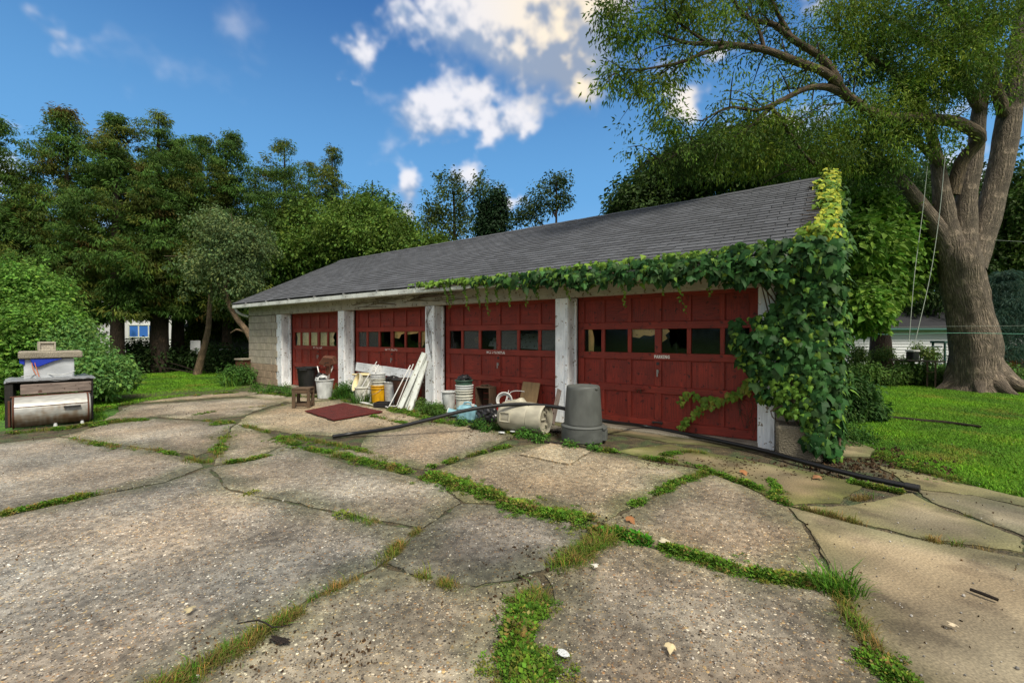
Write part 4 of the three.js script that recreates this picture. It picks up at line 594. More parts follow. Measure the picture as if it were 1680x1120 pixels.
function leaves(parent, name, kind, pts, col, seed, size = 1, o = {}) { // clumps at points, spread over the variants of a kind
  const r = rng(seed), K = [CL[kind][seed % CL[kind].length]], L = K.map(() => [[], []]);
  for (const p of pts) { const i = Math.floor(r() * K.length), s = size * (.7 + r() * .6) * (p.s ?? 1); L[i][0].push(mat4(p, [(r() - .5) * (o.tip ?? .6), r() * 6.28, (r() - .5) * (o.tip ?? .6)], s)); L[i][1].push(tint(p.c ?? col, r, o.vary ?? .6)); }
  const all = { m: [].concat(...L.map((l) => l[0])), c: [].concat(...L.map((l) => l[1])) };
  K.forEach((g, i) => { if (L[i][0].length) scatter(name, g, M.leaf, L[i][0], L[i][1], parent, 'stuff'); });
  return all;
}
function ball(c, rx, ry, rz, n, seed, gap = .0, freq = 1.2, shell = .45, out = []) {
  const r = rng(seed); let tries = 0;
  for (let k = 0; k < n && tries < n * 12; tries++) { const d = V(r() - .5, r() - .5, r() - .5); if (d.length() > .5) continue; d.normalize().multiplyScalar(Math.pow(r(), shell) * (1 + noise(d.x * 4 + seed, d.y * 4, d.z * 4) * .5)); const p = V(c.x + d.x * rx, c.y + d.y * ry, c.z + d.z * rz); if (fbm(p.x * freq, p.y * freq, p.z * freq + seed, 2) < gap - .25) continue; if (p.y < .03) continue; out.push(p); k++; }
  return out;
}
function tree(name, label, cat, base, H, trunkR, lobes, kind, col, o = {}) {
  const t = thing(name, label, cat, base, 0, o.group), R = rng(o.seed ?? 1), pts = [], bark = o.bark ?? M.darkBark;
  const top = V((o.lean?.[0] ?? 0), H, (o.lean?.[1] ?? 0)), tk = [V(0, -.15, 0), V(top.x * .15 + (R() - .5) * .1, H * .25, top.z * .15), V(top.x * .5 + (R() - .5) * .15, H * .55, top.z * .5 + (R() - .5) * .1), top];
  part('trunk', limb(tk, [trunkR * 1.35, trunkR, trunkR * .7, trunkR * .15], 9, .25, .12), bark, t);
  const curve = new THREE.CatmullRomCurve3(tk), br = [];
  lobes.forEach((l, i) => { const c = V(...l.c), n = Math.round(l.n); ball(c, l.r[0], l.r[1], l.r[2], n, (o.seed ?? 1) * 17 + i, l.gap ?? o.gap ?? 0, o.freq ?? 1.2, o.shell ?? .45, pts); const h = clamp((c.y - l.r[1] * .6) / H, .2, .95), a = curve.getPoint(h); if (!o.noLimbs) br.push(limb([a, a.clone().lerp(c, .5).add(V(0, .15, 0)), c.clone().add(V(0, l.r[1] * .2, 0))], [trunkR * .4, trunkR * .22, trunkR * .06], 5, .35)); });
  br.forEach((g) => part('branch', g, bark, t));
  if (o.paint) pts.forEach(o.paint);
  leaves(t, 'crown', kind, pts, col, o.seed ?? 1, o.size ?? 1, o);
  return t;
}
// a column of drooping sprays, wide below the middle and ragged at the top
function conifer(name, label, px, topPy, t, halfPx, o = {}) {
  const lead = [], base = foot(px, t), H = up(topPy, t), Rm = halfPx * t / FPX, r = rng(o.seed), pts = [], h0 = o.low ?? 2.6, n = Math.round((o.n ?? 520) * 3.1);
  lead.push({ x: 0, z: 0, h: H, r: Rm * 1.15 }); for (let i = 0; i < 5; i++) { const a = r() * 6.28, d = Rm * (.55 + r() * .5); lead.push({ x: Math.cos(a) * d, z: Math.sin(a) * d, h: h0 + (H - h0) * (.55 + r() * .42), r: Rm * (.62 + r() * .35) }); }
  const th = thing(name, label, 'tree', base, 0, 'evergreens along the back of the left lawn');
  part('trunk', limb([V(0, -.1, 0), V(.05, H * .4, .03), V(0, H * .97, 0)], [o.tr ?? .2, (o.tr ?? .2) * .75, .02], 9, .4, .15), M.darkBark, th); const br = [];
  for (let i = 0; i < n; i++) {
    const q = lead[i % 9 < 4 ? 0 : 1 + i % (lead.length - 1)], k = Math.pow(r(), 1.0), y = lerp(h0, q.h, k), a = r() * 6.28, prof = Math.min(1, .6 + k * 1.4) * Math.pow(1 - k, i % 9 < 4 ? .5 : .6), tier = 1 + .28 * Math.sin(y * 3.1 + q.x * 4 + a), rr = q.r * prof * tier * (.12 + .95 * Math.pow(r(), .62)) * (1 + noise(Math.cos(a) * 1.6 + o.seed, y * 1.1, Math.sin(a) * 1.6) * 1.1) + .05;
    const p = V(q.x * Math.min(1, k * 2.2 + .3) + Math.cos(a) * rr, y - rr * .14, q.z * Math.min(1, k * 2.2 + .3) + Math.sin(a) * rr); if (fbm(p.x * .9 + o.seed * 3, p.y * .8, p.z * .9, 3) < -.07) continue;
    const b = fbm(p.x * .8 + 9, p.y * .7 + o.seed, p.z * .8, 3) + (o.brown ?? 0) - k * .06; if (b > .33) p.c = LC.brown; else if (b > .08) p.c = [.14, .18, .032]; p.s = 1 - k * .3; pts.push(p);
    if (i % 40 === 0) br.push(limb([V(0, y, 0), V(p.x * .6, y + .05, p.z * .6), p], [.035, .02, .006], 4, .6));
  }
  part('branch', br, M.darkBark, th).userData.kind = 'stuff'; leaves(th, 'crown', 'spray', pts, o.col ?? LC.conifer, o.seed, o.size ?? .8, { tip: 1.1, vary: 1.0 });
  return th;
}
conifer('evergreen_tree', 'dark evergreen cut by the left edge of the photograph', -6, 192, 16.5, 66, { seed: 2, low: 1.2, n: 520 });
conifer('evergreen_tree', 'broad browning evergreen rising behind the vine covered mound', 112, 182, 17.5, 74, { seed: 3, brown: .09, n: 700, low: 2.2 });
conifer('evergreen_tree', 'tall green evergreen whose trunk shows right of the mound', 193, 192, 17, 66, { seed: 4, n: 700, low: 2.3, brown: .05, tr: .24 });
conifer('evergreen_tree', 'evergreen with the thickest dark trunk on the left lawn', 262, 186, 18, 58, { seed: 5, n: 620, low: 2.4, tr: .34 });
conifer('evergreen_tree', 'slim evergreen with a dark pole trunk before the grey shed', 292, 232, 19, 50, { seed: 6, n: 460, low: 2.5, tr: .25 });
conifer('evergreen_tree', 'pointed evergreen behind the thin grey leaved tree', 372, 214, 19.5, 56, { seed: 7, n: 620, low: 2.4, brown: .03 });
conifer('evergreen_tree', 'evergreen with a thin crown above the low left roof end', 468, 232, 21, 60, { seed: 8, n: 600, low: 2.0 });
conifer('evergreen_tree', 'dark upright evergreen standing above the light green tree', 546, 242, 23, 40, { seed: 9, n: 420, low: 2.0, col: [.05, .11, .03] });
conifer('evergreen_tree', 'ragged evergreen filling the row behind the thin grey leaved tree', 420, 268, 22, 60, { seed: 22, low: 1.4, n: 520 });
conifer('evergreen_tree', 'rounded dark evergreen between the roof end and the upright evergreen', 508, 268, 23.5, 52, { seed: 23, low: 1.6, n: 460 });
conifer('evergreen_tree', 'evergreen filling the gap right of the thickest trunk', 332, 226, 20.5, 50, { seed: 24, low: 1.6, n: 520 });
conifer('evergreen_tree', 'low dark evergreen between the mound and the left frame edge', 40, 300, 19, 70, { seed: 21, n: 520, low: .6, brown: .02 });
const lobe = (base, px, py, t, rpx, n, sy = .8, gap) => { const c = at(px, py, t).sub(base), r = rpx * t / FPX; return { c: [c.x, c.y, c.z], r: [r, r * sy, r], n, gap }; };
{
  let b = foot(612, 25); tree('round_tree', 'dark round tree poking up right of the upright evergreen', 'tree', b, up(300, 25), .2, [lobe(b, 612, 345, 25, 42, 170), lobe(b, 640, 385, 25, 40, 130), lobe(b, 590, 390, 25, 45, 140)], 'broad', [.07, .14, .03], { seed: 31, size: 1.1 });
  b = foot(560, 20.5); tree('light_tree', 'wide light green tree spreading over the left roof ridge', 'tree', b, up(350, 20.5), .22, [lobe(b, 545, 390, 20.5, 62, 300, .75), lobe(b, 620, 400, 20.5, 60, 280, .7), lobe(b, 470, 425, 20, 58, 260, .7), lobe(b, 690, 405, 21, 44, 150, .6), lobe(b, 500, 370, 21, 48, 180, .8), lobe(b, 590, 350, 21, 44, 160, .7), lobe(b, 640, 370, 21, 40, 130, .7)], 'broad', LC.light, { seed: 32, size: 1.0, gap: .04 });
  b = foot(745, 25); tree('sparse_tree', 'open sparse tree against white cloud above the roof middle', 'tree', b, up(300, 25), .18, [lobe(b, 742, 310, 25, 34, 50, .9, .1), lobe(b, 790, 315, 25, 34, 44, .8, .1), lobe(b, 712, 350, 25, 34, 56, .8, .05), lobe(b, 765, 355, 25, 40, 56, .7, .08), lobe(b, 730, 390, 25, 50, 80, .6, .05)], 'broad', [.08, .125, .03], { seed: 33, size: .9 });
  b = foot(905, 23); tree('sparse_tree', 'leaning sparse tree reaching right beside the dark columnar evergreen', 'tree', b, up(300, 23), .14, [lobe(b, 912, 305, 23, 24, 34, 1, .08), lobe(b, 890, 330, 23, 30, 46, .7, .05), lobe(b, 860, 352, 23, 30, 44, .7, .05), lobe(b, 925, 328, 23, 18, 22, .8, .05)], 'broad', [.06, .10, .028], { seed: 34, size: .85, lean: [.3, 0] });
  const col = (px, top, t, w, label, seed) => { const bb = foot(px, t), th = thing('columnar_tree', label, 'tree', bb), H = up(top, t), r = rng(seed), pts = []; part('trunk', limb([V(0, 0, 0), V(0, H * .95, 0)], [.14, .02], 7, .6), M.darkBark, th); for (let i = 0; i < 420; i++) { const k = r(), a = r() * 6.28, R = w * t / FPX * Math.pow(1 - k, .62) * (.55 + .5 * Math.sqrt(r())); pts.push(V(Math.cos(a) * R, lerp(1.2, H, k), Math.sin(a) * R)); } leaves(th, 'crown', 'tiny', pts, [.022, .058, .02], seed, 1.7); };
  col(818, 315, 22, 34, 'dense dark columnar evergreen right of the sparse tree', 35); col(796, 327, 22.4, 22, 'thin dark columnar evergreen half merged with its taller neighbour', 36);
  // dark growth behind the right half of the roof
  b = foot(1080, 19); tree('dark_tree', 'dense dark tree rising behind the ridge right of centre', 'tree', b, up(290, 19), .3, [lobe(b, 1045, 330, 19, 44, 260, .9), lobe(b, 1105, 290, 19, 60, 420, .8), lobe(b, 1180, 270, 18, 64, 380, .8), lobe(b, 1250, 260, 18, 64, 380, .8), lobe(b, 1080, 360, 19, 60, 240, .7)], 'broad', [.06, .11, .025], { seed: 37, size: 1.1, gap: .02 });
  b = foot(1340, 24); tree('dark_tree', 'dark wooded tree behind the ivy covered gable end', 'tree', b, up(300, 24), .35, [lobe(b, 1340, 370, 24, 80, 420), lobe(b, 1420, 330, 24, 90, 460), lobe(b, 1400, 430, 24, 90, 460), lobe(b, 1300, 320, 24, 80, 360)], 'broad', LC.dark, { seed: 38, size: 1.3 });
  b = foot(1560, 27); tree('dark_tree', 'shadowy tree filling the gap behind the giant trunk', 'tree', b, up(280, 27), .35, [lobe(b, 1500, 400, 27, 95, 420), lobe(b, 1540, 330, 27, 90, 380), lobe(b, 1620, 380, 27, 95, 420), lobe(b, 1490, 470, 27, 80, 300), lobe(b, 1660, 460, 27, 90, 360)], 'broad', [.045, .09, .022], { seed: 39, size: 1.4 });
  b = foot(1720, 25); tree('bright_tree', 'sunlit yellow green tree at the right edge behind the spruce', 'tree', b, up(260, 25), .3, [lobe(b, 1690, 330, 25, 80, 320), lobe(b, 1680, 420, 25, 60, 240), lobe(b, 1770, 400, 25, 100, 300)], 'broad', [.09, .16, .03], { seed: 40, size: 1.3 });
  // maple right of the garage
  b = foot(1443, 14.5); tree('maple_tree', 'bright leafy maple with a dark trunk right of the ivy corner', 'tree', b, up(420, 14.5), .3, [lobe(b, 1430, 400, 12.5, 48, 170, .9), lobe(b, 1400, 350, 12.5, 40, 130, .9), lobe(b, 1470, 430, 13, 40, 130, .8), lobe(b, 1420, 470, 13, 50, 150, .7), lobe(b, 1480, 390, 13.5, 32, 80, .7), lobe(b, 1400, 440, 12.5, 44, 140, .9), lobe(b, 1395, 395, 11.5, 40, 160, .9), lobe(b, 1402, 500, 11.5, 40, 160, .9), lobe(b, 1455, 360, 13, 34, 90, .7), lobe(b, 1500, 420, 13.5, 24, 50, .8)], 'large', LC.maple, { seed: 41, size: .95, bark: M.darkBark });
  // blue spruce
  const sb = foot(1650, 18), sp = thing('spruce_tree', 'bluish grey spruce right of the giant trunk', 'tree', sb), r = rng(42), pts = []; const SH = up(440, 18); part('trunk', limb([V(0, 0, 0), V(0, SH * .95, 0)], [.14, .02], 7, .6), M.darkBark, sp);
  for (let i = 0; i < 420; i++) { const k = clamp((Math.floor(r() * 11) + .25 * r()) / 11), a = r() * 6.28, R = 1.6 * (1 - k) * (.25 + .85 * Math.sqrt(r())) * (1 + .25 * Math.sin(a * 5 + k * 40)); pts.push(V(Math.cos(a) * R, lerp(.6, SH, k) - R * .22, Math.sin(a) * R)); } leaves(sp, 'crown', 'needle', pts, LC.spruce, 42, 1);
  // distant wood that closes the view
  const far = [], rr = rng(43); for (let i = 0; i < 3000; i++) { const a = rr() * 6.2832, t = 36 + rr() * 9, h = (4.8 + noise(Math.cos(a) * 5, Math.sin(a) * 5, 1) * 2.6) * Math.sqrt(rr()); far.push(V(EYE[0] + Math.cos(a) * t, h, EYE[2] + Math.sin(a) * t)); }
  const fw = thing('far_wood', 'far dark belt of trees seen between the nearer trunks', 'wood'); fw.userData.kind = 'stuff'; leaves(fw, 'foliage', 'broad', far, [.06, .10, .026], 43, 2.6);
  // thin grey leaved tree leaning out behind the garage corner
  const ob = foot(420, 15.6), ot = thing('thin_tree', 'thin grey leaved tree leaning left from behind the garage corner', 'tree', ob), L = (px, py, t = 15.6) => at(px, py, t).sub(ob), op = [];
  part('trunk', limb([V(0, -.1, 0), L(420, 580), L(408, 548), L(388, 522), L(376, 498), L(370, 470), L(372, 430)], [.13, .12, .11, .09, .08, .06, .03], 9, .2, .2), M.paleBark, ot);
  [limb([L(376, 498), L(355, 460), L(325, 425), L(270, 420)], [.05, .035, .02, .008], 6, .3), limb([L(370, 470), L(395, 430), L(415, 400), L(420, 370)], [.05, .03, .02, .008], 6, .3), limb([L(372, 440), L(360, 400), L(365, 360)], [.04, .02, .008], 6, .3), limb([L(408, 548), L(390, 540), L(378, 546)], [.06, .04, .02], 6, .3), limb([L(372, 430), L(385, 390), L(380, 350)], [.03, .02, .008], 6, .3)].forEach((g) => part('branch', g, M.paleBark, ot));
  for (const [px, py, rp, n] of [[380, 420, 58, 150], [340, 450, 50, 80], [410, 400, 40, 110], [360, 380, 44, 110], [400, 460, 40, 90]]) { const c = L(px, py), q = rp * 15.6 / FPX; ball(c, q, q * .9, q, n, px, .12, 1.6, .5, op); }
  leaves(ot, 'crown', 'tiny', op, LC.olive, 44, 1.15);
  const lb = foot(322, 17), lt = thing('leaning_trunk', 'bare pale trunk leaning right among the dark evergreen trunks', 'tree', lb); part('trunk', limb([V(0, -.1, 0), at(332, 580, 17).sub(lb), at(341, 540, 17).sub(lb), at(344, 500, 17).sub(lb), at(352, 430, 17).sub(lb)], [.16, .12, .1, .08, .03], 8, .3, .15), M.paleBark, lt); leaves(lt, 'crown', 'tiny', ball(at(352, 430, 17).sub(lb), .7, .7, .7, 40, 5), LC.olive, 45, 1.2);
}
// vine covered mound and shrubs
function shrub(name, label, base, lobes, kind, col, o = {}) { const t = thing(name, label, o.cat ?? 'shrub', base, 0, o.group), pts = [], st = []; lobes.forEach((l, i) => { ball(V(...l.c), l.r[0], l.r[1], l.r[2], l.n, (o.seed ?? 1) * 7 + i, l.gap ?? o.gap ?? -.1, 1.4, o.shell ?? .3, pts); st.push(limb([V(l.c[0] * .2, -.05, l.c[2] * .2), V(l.c[0] * .6, l.c[1] * .6, l.c[2] * .6), V(...l.c)], [.03, .02, .006], 5, .3)); }); part('stem', st, M.darkBark, t).userData.kind = 'stuff'; leaves(t, 'foliage', kind, pts, col, o.seed ?? 1, o.size ?? 1, o); return t; }
{
  let b = foot(40, 10.6); shrub('vine_mound', 'big bright green mound smothered in vines behind the smoker', b, [lobe(b, -30, 525, 10.6, 92, 1200, 1.0), lobe(b, 28, 497, 10.6, 66, 900, .95), lobe(b, 62, 545, 10.3, 60, 700, .9), lobe(b, 20, 600, 10.2, 90, 800, .7), lobe(b, -110, 540, 10.6, 120, 500, 1)], 'tiny', LC.mound, { seed: 51, size: 1.0, cat: 'vine mound', vary: .9, tip: 1.4 });
  b = foot(165, 10); shrub('leafy_shrub', 'pale green leafy shrub spilling from the mound onto the lawn', b, [lobe(b, 138, 590, 10, 42, 170, .7), lobe(b, 178, 604, 9.8, 28, 80, .6), lobe(b, 112, 560, 10.2, 38, 150, .8), lobe(b, 160, 620, 9.6, 44, 150, .5), lobe(b, 110, 610, 9.6, 40, 140, .7)], 'tiny', [.15, .29, .075], { seed: 52, size: .95, tip: 1.3 });
  b = foot(386, 13.2); shrub('leafy_shrub', 'green clump of weeds beside the brick pillar at the garage corner', b, [lobe(b, 383, 618, 13.2, 20, 60, .8), lobe(b, 396, 612, 13.2, 14, 40, .9)], 'tiny', [.09, .2, .04], { seed: 53, size: .8 });
  b = foot(1412, 7.8); shrub('dark_bush', 'dark green bush on the lawn at the foot of the ivy wall', b, [lobe(b, 1395, 640, 7.8, 26, 90, .8), lobe(b, 1412, 655, 7.8, 22, 70, .9), lobe(b, 1392, 672, 7.7, 26, 80, .7), lobe(b, 1435, 672, 7.6, 12, 20, .6)], 'tiny', [.055, .13, .03], { seed: 54, size: .8 });
  b = foot(355, 17.5); shrub('low_bush', 'dark low bushes between the evergreen trunks on the left', b, [lobe(b, 250, 590, 18, 30, 60), lobe(b, 225, 580, 20, 26, 90), lobe(b, 300, 588, 19, 22, 70), lobe(b, 335, 585, 19, 20, 60), lobe(b, 360, 590, 18, 26, 60), lobe(b, 395, 590, 18, 22, 50), lobe(b, 215, 598, 17.5, 20, 40)], 'tiny', [.04, .08, .02], { seed: 55, size: 1.5 });
  b = foot(310, 20); shrub('low_bush', 'yellow green bush lit between two trunks behind the lawn', b, [lobe(b, 265, 590, 20, 24, 60), lobe(b, 308, 575, 20, 18, 60), lobe(b, 312, 555, 20, 14, 40)], 'tiny', [.16, .24, .03], { seed: 56, size: 1.5 });
  // hedge along the back of the right lawn
  b = foot(1470, 13.2); shrub('hedge', 'ragged green hedge along the back of the right lawn', b, [1385, 1405, 1425, 1450, 1475, 1500, 1525, 1550, 1640, 1665, 1700].map((px, i) => lobe(b, px, 622 - (i % 3) * 6, 13.2, 12 + (i % 2) * 4, 50, .9)), 'tiny', [.10, .19, .035], { seed: 57, size: .95, cat: 'hedge' });
  b = foot(1405, 14); shrub('hedge_plant', 'tall pale leafy plant sticking up above the hedge by the ladder', b, [lobe(b, 1405, 585, 14, 16, 50, 1), lobe(b, 1437, 585, 14, 10, 20, 1.2), lobe(b, 1455, 580, 14, 8, 18, 1.4)], 'tiny', [.12, .2, .05], { seed: 58, size: .8 });
  b = foot(1515, 14); shrub('hedge_plant', 'tall pale leafy plant sticking up above the hedge by the step ladder', b, [lobe(b, 1525, 582, 14, 12, 36, 1), lobe(b, 1480, 592, 14, 10, 20, 1), lobe(b, 1505, 575, 14, 9, 16, 1)], 'tiny', [.13, .2, .05], { seed: 59, size: .8 });
}
{
  const W_ = (label, spots, col, seed) => { const b = G(spots[0][0], spots[0][1]); shrub('weed_clump', label, b, spots.map(([px, py, r, n]) => { const c = G(px, py).sub(b); return { c: [c.x, r * .6, c.z], r: [r * 1.2, r, r], n }; }), 'tiny', col, { seed, size: .42, cat: 'weeds', tip: 1.2, vary: .9 }); };
  W_('leafy weeds crowding the foot of the second post', [[560, 650, .2, 40], [575, 652, .22, 44], [590, 656, .16, 26]], [.07, .17, .03], 91); W_('low weeds along the block wall at the left end', [[420, 642, .14, 20], [445, 645, .14, 20], [465, 646, .16, 24], [478, 650, .12, 14]], [.08, .19, .03], 92);
  W_('weeds spreading from the third post to the wastebasket', [[690, 674, .12, 20], [708, 680, .13, 24], [722, 684, .1, 14]], [.10, .20, .035], 93); W_('weeds around the jug and the rubbish bag', [[756, 699, .07, 12], [785, 704, .08, 14], [815, 705, .07, 12], [800, 708, .06, 8]], [.07, .17, .03], 94); W_('low weeds at the foot of the grey barrel and tank', [[862, 717, .05, 8], [885, 724, .05, 7], [935, 736, .04, 7], [975, 740, .04, 7]], [.08, .2, .03], 95); W_('weeds at the foot of the ivy by the lawn corner', [[1355, 735, .14, 26], [1385, 730, .16, 26], [1405, 722, .15, 22]], [.07, .17, .03], 96);
}
// ---------------------------------------------------------------- the giant tree on the right lawn
{
  const b = G(1603, 638), t = thing('giant_tree', 'giant old tree with a massive grey forked trunk on the right lawn', 'tree', b), D = 12.14, L = (px, py, d = D) => at(px, py, d).sub(b);
  const tk = limb([V(0, -.2, 0), V(0, .12, 0), L(1600, 600), L(1598, 560), L(1590, 510), L(1578, 460), L(1572, 425), L(1572, 400)], [.85, .66, .55, .51, .47, .44, .47, .42], 30, .12, .22);
  part('trunk', tk, M.bark, t);
  const roots = [[1.3, .5], [.6, 1.0], [-.9, .35], [-.4, -.9], [1.25, -.5], [-.1, 1.05]].map(([x, z]) => limb([V(x * .12, .85, z * .12), V(x * .36, .36, z * .36), V(x * .65, .08, z * .65), V(x * 1.0, -.1, z * 1.0)], [.32, .24, .14, .04], 10, .15, .2)); roots.forEach((g) => part('root', g, M.bark, t));
  part('limb', limb([L(1568, 440), L(1545, 388), L(1518, 348), L(1492, 314), L(1465, 283), L(1440, 262)], [.34, .22, .17, .15, .12, .06], 12, .2, .15), M.bark, t);
  part('limb', limb([L(1566, 430), L(1552, 370), L(1543, 310), L(1536, 270), L(1526, 225), L(1500, 150)], [.34, .25, .19, .15, .12, .05], 12, .2, .15), M.bark, t);
  part('limb', limb([L(1578, 430), L(1580, 365), L(1586, 310), L(1598, 245), L(1604, 180), L(1630, 90)], [.36, .27, .22, .18, .15, .06], 12, .2, .15), M.bark, t);
  part('limb', limb([L(1590, 440), L(1613, 375), L(1634, 300), L(1648, 220), L(1660, 140), L(1676, 40), L(1690, -90)], [.34, .28, .27, .26, .25, .23, .16], 14, .2, .15), M.bark, t);
  part('limb', limb([L(1648, 195), L(1680, 150), L(1720, 110)], [.2, .15, .1], 10, .3, .1), M.bark, t);
  const br = [];
  const bpaths = [], B = (a, r0, r1, seg = 8) => { bpaths.push({ p: a.map((q) => L(...q)) }); br.push(limb(a.map((q) => L(...q)), a.map((_, i) => lerp(r0, r1, i / (a.length - 1))), seg, .2, .12)); };
  B([[1560, 320, 12.1], [1578, 262, 11.9], [1604, 230, 11.6], [1575, 206, 11.3], [1540, 198, 11], [1490, 195, 10.6], [1438, 190, 10.2], [1388, 160, 9.8], [1355, 125, 9.5], [1305, 104, 9.2], [1251, 85, 9], [1205, 77, 8.8], [1159, 75, 8.7], [1122, 73, 8.6], [1060, 50, 8.5]], .17, .02, 10);
  B([[1372, 140, 9.7], [1360, 118, 9.6], [1342, 96, 9.5], [1297, 67, 9.3], [1263, 42, 9.2], [1230, 37, 9.1], [1205, 12, 9], [1180, -40, 9]], .1, .02);
  B([[1388, 160, 9.8], [1355, 145, 9.6], [1322, 147, 9.5], [1272, 171, 9.3], [1238, 183, 9.2], [1195, 178, 9.1], [1150, 200, 9]], .085, .012);
  B([[1205, 77, 8.8], [1159, 88, 8.7], [1117, 105, 8.6], [1076, 113, 8.5], [1042, 120, 8.4], [1010, 140, 8.4]], .05, .008, 6);
  B([[1262, 176, 9.2], [1290, 215, 9.4], [1312, 248, 9.6], [1332, 270, 9.8]], .045, .03, 6); B([[1270, 172, 9.3], [1200, 230, 9.2], [1130, 245, 9.1], [1080, 270, 9.1]], .05, .01, 6);
  B([[1297, 67, 9.3], [1270, 20, 9.2], [1255, -20, 9.2]], .05, .02, 6); B([[1251, 85, 9], [1245, 60, 9], [1232, 36, 9]], .05, .03, 6); B([[1467, 283, 12], [1420, 240, 11.2], [1360, 250, 10.6], [1300, 280, 10]], .09, .015); B([[1540, 270, 12], [1480, 220, 11.4], [1430, 230, 11], [1380, 230, 10.6]], .1, .02); B([[1605, 180, 12], [1560, 110, 11.5], [1500, 60, 11], [1430, 20, 10.6]], .14, .03); B([[1645, 190, 12], [1610, 100, 11.5], [1560, 30, 11], [1500, -40, 10.8]], .14, .04); B([[1159, 75, 8.7], [1110, 40, 8.6], [1070, 5, 8.5]], .03, .008, 5); B([[1530, 225, 12], [1470, 130, 11], [1400, 80, 10.4], [1350, 20, 10]], .09, .02);
  br.forEach((g) => part('branch', g, M.limbBark, t));
  const twigs = [], tips = [], tr2 = rng(64);
  for (const q of bpaths) { const c = new THREE.CatmullRomCurve3(q.p, false, 'centripetal'), len = c.getLength(); for (let k = 0; k < len * 3.4; k++) { const u = .22 + .78 * tr2(), a = c.getPointAt(u), g = c.getTangentAt(u), d = V(tr2() - .5, (tr2() - .35) * .8, tr2() - .5).normalize().addScaledVector(g, .6).normalize(), l = .45 + tr2() * .9, m = a.clone().addScaledVector(d, l * .55), e = a.clone().addScaledVector(d, l).add(V(0, -l * .22, 0)); twigs.push(limb([a, m, e], [.016, .010, .004], 4, .3)); for (const [f, n] of [[m, .5], [e, 1]]) if (tr2() < n) tips.push(f.clone().add(V((tr2() - .5) * .2, -.08, (tr2() - .5) * .2))); } }
  part('twigs', twigs, M.limbBark, t).userData.kind = 'stuff';
  const pts = []; const P = (px, py, rp, n, d, sy = .7, gap = .05) => { const c = L(px, py, d), q = rp * d / FPX; ball(c, q, q * sy, q, Math.round(n * (px > 1330 ? (py > 190 ? .7 : .85) : py > 190 ? .6 : .62)), Math.round(px * 3 + py), gap + .03, 1.3, .6, pts); };
  // dense crown at the right, lighter and more open towards the left
  P(1440, 60, 110, 230, 10.5, .7); P(1540, 50, 120, 260, 11, .7); P(1620, 40, 90, 150, 11.5, .8); P(1500, 140, 100, 230, 11, .6); P(1400, 215, 100, 230, 10.6, .6, .08); P(1480, 220, 80, 160, 11.4, .6, .06); P(1420, 275, 70, 120, 11, .5, .05); P(1340, 255, 76, 120, 10.2, .5, .08); P(1380, 50, 70, 80, 10, .6, .14); P(1570, 130, 60, 90, 11, .7, .08);
  P(1250, 262, 66, 90, 9.8, .45, .08); P(1170, 235, 66, 90, 9.2, .5, .08); P(1120, 268, 56, 80, 9.2, .45, .07); P(1240, 200, 50, 34, 9.3, .4, .14); P(1100, 205, 40, 34, 9, .6, .12); P(1080, 150, 40, 26, 8.7, .7, .14); P(1020, 130, 34, 30, 8.5, .8, .1); P(1030, 60, 44, 46, 8.5, .8, .1); P(1090, 25, 60, 50, 8.6, .5, .12); P(1160, 25, 60, 36, 8.8, .5, .14); P(1130, 95, 44, 16, 8.7, .5, .14); P(1250, 15, 50, 24, 9.2, .5, .15); P(1310, 125, 36, 14, 9.5, .6, .14); P(1000, 20, 36, 36, 8.5, 1, .1); P(1650, 150, 50, 34, 12, .7, .12); P(1300, 205, 50, 26, 9.6, .5, .14); P(1440, -60, 180, 110, 10.6, .5, .1); P(1600, -60, 160, 90, 11, .5, .1); P(1220, -40, 140, 50, 9, .4, .1); P(1710, 100, 70, 70, 12, .9);
  pts.push(...tips);
  for (const p of pts) { const w = p.clone().add(b); const q = noise(w.x * .8, w.y * .8, w.z * .8); p.c = q > .12 ? [.18, .27, .035] : q < -.18 ? [.075, .14, .025] : LC.big; p.s = .85; }
  leaves(t, 'crown', 'fine', pts, LC.big, 62, .8, { vary: .9 });
  const rope = (n, a, label) => single('rope', tube(a.map((q) => at(...q)), .008, 5, .3), M.ropeGrey, label, 'rope'); rope(1, [[1522, 245, 11.5], [1512, 350, 11.5], [1500, 450, 11.5], [1492, 560, 11.5]], 'left one of two pale ropes hanging from the giant tree'); rope(2, [[1549, 245, 11.4], [1540, 350, 11.4], [1526, 450, 11.4], [1500, 570, 11.4]], 'right one of two pale ropes hanging from the giant tree');
}

// ---------------------------------------------------------------- ivy on the garage
function ivyLeaf(seed) {
  const r = rng(seed), o = [[0, 0], [.2, -.13], [.42, -.03], [.54, .3], [.3, .36], [.27, .58], [0, 1], [-.27, .58], [-.3, .36], [-.54, .3], [-.42, -.03], [-.2, -.13]].map(([x, y]) => [x * (.82 + r() * .3), y * (.85 + r() * .3)]), P = [], C = [], fo = .1 + r() * .45, cu = .1 + r() * .3, tw = (r() - .5) * .5, z = (x, y) => -fo * Math.abs(x) - cu * y * y + tw * x * y + .05;
  for (let i = 0; i < o.length; i++) { const a = o[i], b = o[(i + 1) % o.length]; for (const [x, y] of [[0, .3], b, a].reverse()) { P.push(x, y - .1, z(x, y)); const k = .92 + r() * .16 + (x === 0 && y === .3 ? .2 : 0); C.push(k, k, k); } }
  const g = new THREE.BufferGeometry(); g.setAttribute('position', new THREE.Float32BufferAttribute(P, 3)); g.setAttribute('color', new THREE.Float32BufferAttribute(C, 3)); g.computeVertexNormals(); return g;
}
const IV = [1, 2, 3, 4, 5, 6].map(ivyLeaf);
